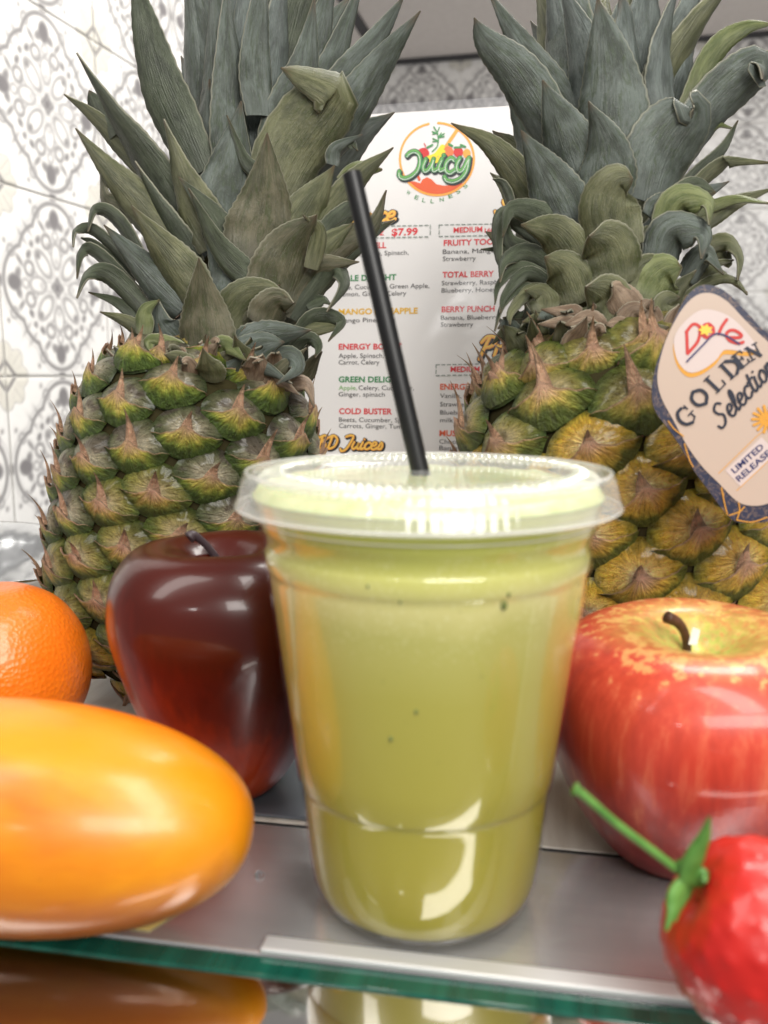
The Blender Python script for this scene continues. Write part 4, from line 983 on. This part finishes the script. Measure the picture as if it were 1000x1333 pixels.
c = k.mix(k.ramp(streak, [(.54, (0, 0, 0)), (.72, (.30,)*3)]), c, (.68, .26, .12))
x_ = k.math('POWER', k.math('ADD', k.math('POWER', sep.outputs[0], 2.0), k.math('POWER', sep.outputs[1], 2.0)), .5)
well = k.ramp(k.math('ADD', x_, k.math('MULTIPLY', k.math('SUBTRACT', blotch, .5), .016)), [(.008, (1, 1, 1)), (.030, (0, 0, 0))])
topm = k.ramp(zt, [(.75, (0, 0, 0)), (.85, (1, 1, 1))])
wellc = k.ramp(fine, [(.35, (.62, .36, .10)), (.5, (.56, .48, .13)), (.62, (.45, .50, .10))])
wm = k.math('MULTIPLY', well, topm)
c = k.mix(wm, c, wellc)
k.set(Base_Color=k.mix(.6, c, k.ramp(streak, [(.3, (.62, .55, .55)), (.5, (.95, .92, .9)), (.7, (1.15, 1.3, 1.3))]), 'MULTIPLY'), Roughness=.36, Specular_IOR_Level=.3, Coat_Weight=.3, Coat_Roughness=.10, Subsurface_Weight=.0, Subsurface_Scale=.004); k.bump(blotch, .1, .001); M_RAPPLE = k.m
ap = [(.0004, .0068), (.006, .005), (.012, .0018), (.018, .0002), (.026, .0045), (.0345, .017), (.0405, .033), (.0425, .046), (.0405, .058), (.0345, .0665), (.026, .0705), (.017, .0700), (.010, .0655), (.005, .061), (.0004, .0595)]
RA = at(893, 1100, .254); RA.z = 0
ra = empty('apple', (RA.x, .254, 0), (math.radians(4), math.radians(-2), .3)); tag(ra, 'bright red apple with yellow well and thin brown stem beside the cup', 'apple', 'apples')
ra.scale = (1.05, 1.05, .99)
obj('flesh', fruit_lathe('flesh', ap, 96, 5, .012, seed=4), M_RAPPLE, ra)
k = N('brown stem'); n1 = k.noise(k.coord(), 300, 4); k.set(Base_Color=k.ramp(n1, [(.3, (.035, .012, .006)), (.7, (.10, .04, .02))]), Roughness=.5).bump(n1, .4, .0005); M_STEM = k.m
def stem_of(root, pts, rad, m):
    bpy.context.view_layer.update(); me = tube('stem', pts, rad, 12, 20); me.transform(root.matrix_world.inverted()); return obj('stem', me, m, root)
stem_of(ra, [at(895, 855, .2545), at(893, 830, .2535), at(884, 812, .2525), at(868, 803, .2515)], lambda t: .0012+.0007*t**2, M_STEM)
obj('sticker', mesh('sticker', [(-.0012, 0, -.0026), (.0014, 0, -.0026), (.0022, .0004, .0018), (-.0002, 0, .0026)], [(0, 1, 2, 3)], False), M_PAPER, ra)
bpy.context.view_layer.update(); ra.children[-1].matrix_world = Matrix.Translation(at(902, 828, .2515))
# dark apple
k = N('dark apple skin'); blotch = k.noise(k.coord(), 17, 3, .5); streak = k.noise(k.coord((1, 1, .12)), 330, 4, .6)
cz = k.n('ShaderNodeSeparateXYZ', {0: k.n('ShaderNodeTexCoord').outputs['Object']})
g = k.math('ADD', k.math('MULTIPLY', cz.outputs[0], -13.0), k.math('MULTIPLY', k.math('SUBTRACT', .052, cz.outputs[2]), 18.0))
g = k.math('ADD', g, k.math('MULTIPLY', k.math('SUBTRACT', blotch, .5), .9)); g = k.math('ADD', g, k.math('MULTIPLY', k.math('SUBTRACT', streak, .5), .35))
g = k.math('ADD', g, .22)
c = k.ramp(g, [(.20, (.055, .006, .003)), (.5, (.11, .010, .004)), (.85, (.36, .030, .004)), (1.0, (.46, .050, .004))])  # orange-red end paints the mango's reflection into the lower left
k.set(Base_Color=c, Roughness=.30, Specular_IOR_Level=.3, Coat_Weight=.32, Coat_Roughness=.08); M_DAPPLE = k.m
dp = [(.0004, .009), (.005, .0065), (.009, .0015), (.013, .0003), (.020, .006), (.0275, .020), (.0345, .038), (.0400, .056), (.0415, .068), (.0390, .0795), (.0320, .0880), (.0240, .0905), (.016, .0885), (.009, .083), (.005, .079), (.0004, .078)]
DA = at(304, 1040, .291); da_s = .95
da = empty('apple', (DA.x, .291, 0), (0, math.radians(-1), .4)); tag(da, 'tall glossy dark maroon apple with knobbed stem left of the cup', 'apple', 'apples')
da.scale = (.96,)*3
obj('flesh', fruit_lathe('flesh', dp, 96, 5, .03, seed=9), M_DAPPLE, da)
k = N('dark stem'); k.set(Base_Color=(.05, .035, .04), Roughness=.35); M_DSTEM = k.m
stem_of(da, [at(288, 738, .300), at(280, 724, .299), at(266, 707, .297), at(252, 697, .295), at(246, 700, .294)], lambda t: .0013+.0009*max(0, t-.55)/.45, M_DSTEM)
# orange
k = N('orange peel'); vo = k.n('ShaderNodeTexVoronoi', {'Vector': k.coord(), 'Scale': 620.0}).outputs[0]; n1 = k.noise(k.coord(), 30, 3)
k.set(Base_Color=k.ramp(n1, [(.3, (.80, .155, .006)), (.7, (.88, .20, .008))]), Roughness=.36, Coat_Weight=.3, Coat_Roughness=.2, Subsurface_Weight=.08, Subsurface_Scale=.004).bump(vo, .35, .0008); M_OR = k.m
op = [(.0004, .001), (.012, .0018), (.024, .009), (.0325, .021), (.0352, .034), (.0325, .048), (.024, .060), (.012, .0665), (.004, .0672), (.0004, .0665)]
og = at(0, 868, .318); orange = obj('orange', fruit_lathe('orange', op, 80, seed=2), M_OR, loc=(og.x, .318, 0)); orange.scale = (.93, .93, .97)
tag(orange, 'round orange with pitted peel at the left edge behind the yellow mango', 'orange')
# mango
k = N('mango skin'); oc = k.n('ShaderNodeSeparateXYZ', {0: k.n('ShaderNodeTexCoord').outputs['Object']})
n1 = k.noise(k.coord((.5, 1, 1)), 32, 3, .5, .3); n2 = k.noise(k.coord((1.0, 6, 6)), 60, 4, .6)
q = k.math('ADD', k.math('MULTIPLY', oc.outputs[1], 12.0), k.math('ADD', n1, k.math('MULTIPLY', k.math('SUBTRACT', n2, .5), .15)))
c = k.ramp(q, [(.15, (.55, .14, .003)), (.42, (.76, .27, .006)), (.62, (.80, .24, .005)), (.9, (.80, .155, .004))])
sk = k.noise(k.coord(), 700, 2, .5); sm_ = k.noise(k.coord(), 90, 5, .7)
c = k.mix(k.ramp(sk, [(.70, (0, 0, 0)), (.76, (.35,)*3)]), c, (.42, .12, .01))
k.bump(sm_, .12, .0006)
k.set(Base_Color=c, Roughness=k.ramp(sm_, [(.3, (.30,)*3), (.7, (.44,)*3)]), Coat_Weight=.2, Coat_Roughness=.15, Subsurface_Weight=.08, Subsurface_Scale=.005); M_MAN = k.m
mc = at(40, 1059, .2145)
vs = []; fs = []; uv = []; NR, NS = 64, 64; a_ = .0585; b_ = .0300
for j in range(NR+1):
    t = PI*j/NR; x = -math.cos(t)*a_
    rr = b_*(max(0, math.sin(t))**.84)*(1+.05*math.cos(t))
    for i in range(NS):
        a = 2*PI*i/NS; y, z = math.cos(a), math.sin(a)
        y = y*(1-.05*(y > 0)); vs.append((x, rr*z*1.0, rr*y*.97))
for j in range(NR):
    for i in range(NS): q = (i+1) % NS; fs.append((j*NS+i, j*NS+q, (j+1)*NS+q, (j+1)*NS+i))
me = mesh('mango', vs, fs)
mango = obj('mango', me, M_MAN, loc=mc, ); mango.rotation_euler = (math.radians(20), math.radians(2), math.radians(-6))
mango.location.z = .0305
tag(mango, 'large glossy yellow orange mango lying at the front left', 'mango')
# strawberry
k = N('strawberry skin'); n1 = k.noise(k.coord(), 60, 3)
k.set(Base_Color=k.ramp(n1, [(.3, (.42, .008, .006)), (.7, (.54, .016, .010))]), Roughness=.38, Coat_Weight=.25, Coat_Roughness=.2, Subsurface_Weight=.0, Subsurface_Scale=.003); M_SB = k.m
seeds = []
for i in range(190):
    t = .10+.86*(i+.5)/190; seeds.append((t, i*2.39996))
bp_ = [(.0004, .0015), (.008, -.0004), (.016, .002), (.0215, .009), (.0235, .017), (.0218, .027), (.0170, .037), (.0100, .0455), (.0045, .049), (.0004, .0500)]
C = catmull([(r, 0, z) for r, z in bp_], 90); vs = []; fs = []; NS = 150
SP = []
for t, a in seeds:
    c = C[int(t*90)]; SP.append(Vector((c.x*math.cos(a), c.x*math.sin(a), c.z)))
from mathutils.kdtree import KDTree
kd = KDTree(len(SP)); [kd.insert(p, i) for i, p in enumerate(SP)]; kd.balance()
for j, c in enumerate(C):
    for i in range(NS):
        a = 2*PI*i/NS; p = Vector((max(c.x, 1e-5)*math.cos(a), max(c.x, 1e-5)*math.sin(a), c.z))
        _, _, d = kd.find(p); dd = min(1, d/.0021)
        bulge = .00048*(1-dd**2)-.0001
        if j > 4: p += Vector((math.cos(a), math.sin(a), (c.z-.02)*10)).normalized()*bulge
        vs.append(p)
for j in range(90):
    for i in range(NS): q = (i+1) % NS; fs.append((j*NS+i, j*NS+q, (j+1)*NS+q, (j+1)*NS+i))
me = mesh('flesh', vs, fs)
sb0 = at(900, 1168, .166)                        # calyx end
dirb = Vector((.86, -.05, -.50)).normalized()
rotq = dirb.to_track_quat('Z', 'Y')
sb = empty('strawberry', sb0); sb.rotation_mode = 'QUATERNION'; sb.rotation_quaternion = rotq
tag(sb, 'shiny red strawberry with a long green stem at the lower right corner', 'strawberry')
me.transform(Matrix.Diagonal((.82, .82, .9, 1))); obj('flesh', me, M_SB, sb)
k = N('green calyx'); n1 = k.noise(k.coord(), 200, 3); k.set(Base_Color=k.ramp(n1, [(.3, (.055, .17, .025)), (.7, (.13, .30, .06))]), Roughness=.45); M_CAL = k.m
bpy.context.view_layer.update(); invs = sb.matrix_world.inverted()
me = tube('stem', [at(892, 1140, .167), at(850, 1108, .166), at(800, 1070, .165), at(760, 1035, .164), at(748, 1027, .164)], lambda t: .00085+.0006*max(0, t-.85)/.15, 12, 24); me.transform(invs)
obj('stem', me, M_CAL, sb)
for i, (pts, wd) in enumerate([([(896,1150),(905,1120),(918,1090),(924,1066)], 22), ([(893,1148),(880,1170),(876,1190),(868,1212)], 18), ([(895,1155),(905,1150),(915,1140),(920,1148)], 26), ([(890,1140),(900,1130),(908,1118),(912,1100)], 30), ([(894,1150),(888,1165),(885,1180),(880,1200)], 26)]):
    P3 = [at(x, y, .164-.001*j+.0006*i) for j, (x, y) in enumerate(pts)]
    LEAFM['c'] = M_CAL
    leaf(sb, invs, P3, wd*pxm(.18), 'c', 50+i, name='sepal')

# ------------------------------------------------------------------ small things
k = N('chrome bowl'); n1 = k.noise(k.coord(), 34, 2); k.set(Base_Color=(.72, .73, .74), Roughness=.22, Metallic=1.0).bump(n1, .25, .008); M_CHROME = k.m
bw = [(.03, 0), (.045, .004), (.075, .022), (.095, .045), (.103, .058), (.106, .0585), (.1035, .056), (.094, .044), (.074, .024), (.045, .007), (.0005, .006)]
bc = at(-90, 690, .50); bowl = obj('steel_bowl', lathe('steel_bowl', bw, 72, lambda r, z, a, j: (r*(1+.012*math.sin(a*7)), z+.002*math.sin(a*5)*(r/.1))), M_CHROME, loc=(bc.x-.005, .50, .0))
tag(bowl, 'shiny crumpled steel bowl at the left edge behind the orange', 'bowl'); bowl.location.z = at(0, 722, .5).z-.0585
st_h = bowl.location.z
obj('foot', lathe('foot', [(.03, -st_h), (.03, 0)], 40), M_CHROME, bowl)
M_YP = plain('yellow paper', srgb(240, 214, 130), .7)
pc = EDGE+ux*.018+uy*.004
yp = obj('paper_scrap', poly('paper_scrap', [(0, 0), (.020, .0), (.026, .012), (.022, .013), (.004, .010)], 0, 0, th=.0002), M_YP, loc=(pc.x, pc.y, .0004)); yp.rotation_euler = (0, 0, YAW)
tag(yp, 'small pale yellow paper scrap under the mango at the steel edge', 'paper')
k = N('water'); k.set(Base_Color=(.9, .92, .95), Roughness=.03, Transmission_Weight=.9, IOR=1.33); M_WAT = k.m
dd_ = lathe('water_drop', [(.0014, 0), (.0013, .0005), (.0009, .0010), (.0004, .0013), (1e-5, .0013)], 24)
for j, (px, py, s_) in enumerate(((338, 1140, 1.0), (272, 1164, .5))):
    d = ray(px, py); p = d*(CAMZ/-d.z); o = obj('water_drop', dd_, M_WAT, loc=(p.x, p.y, .0001)); o.scale = (s_,)*3
    tag(o, ('larger' if j == 0 else 'tiny')+' water drop on the steel '+('left of the cup' if j == 0 else 'near the tip of the mango'), 'drop')
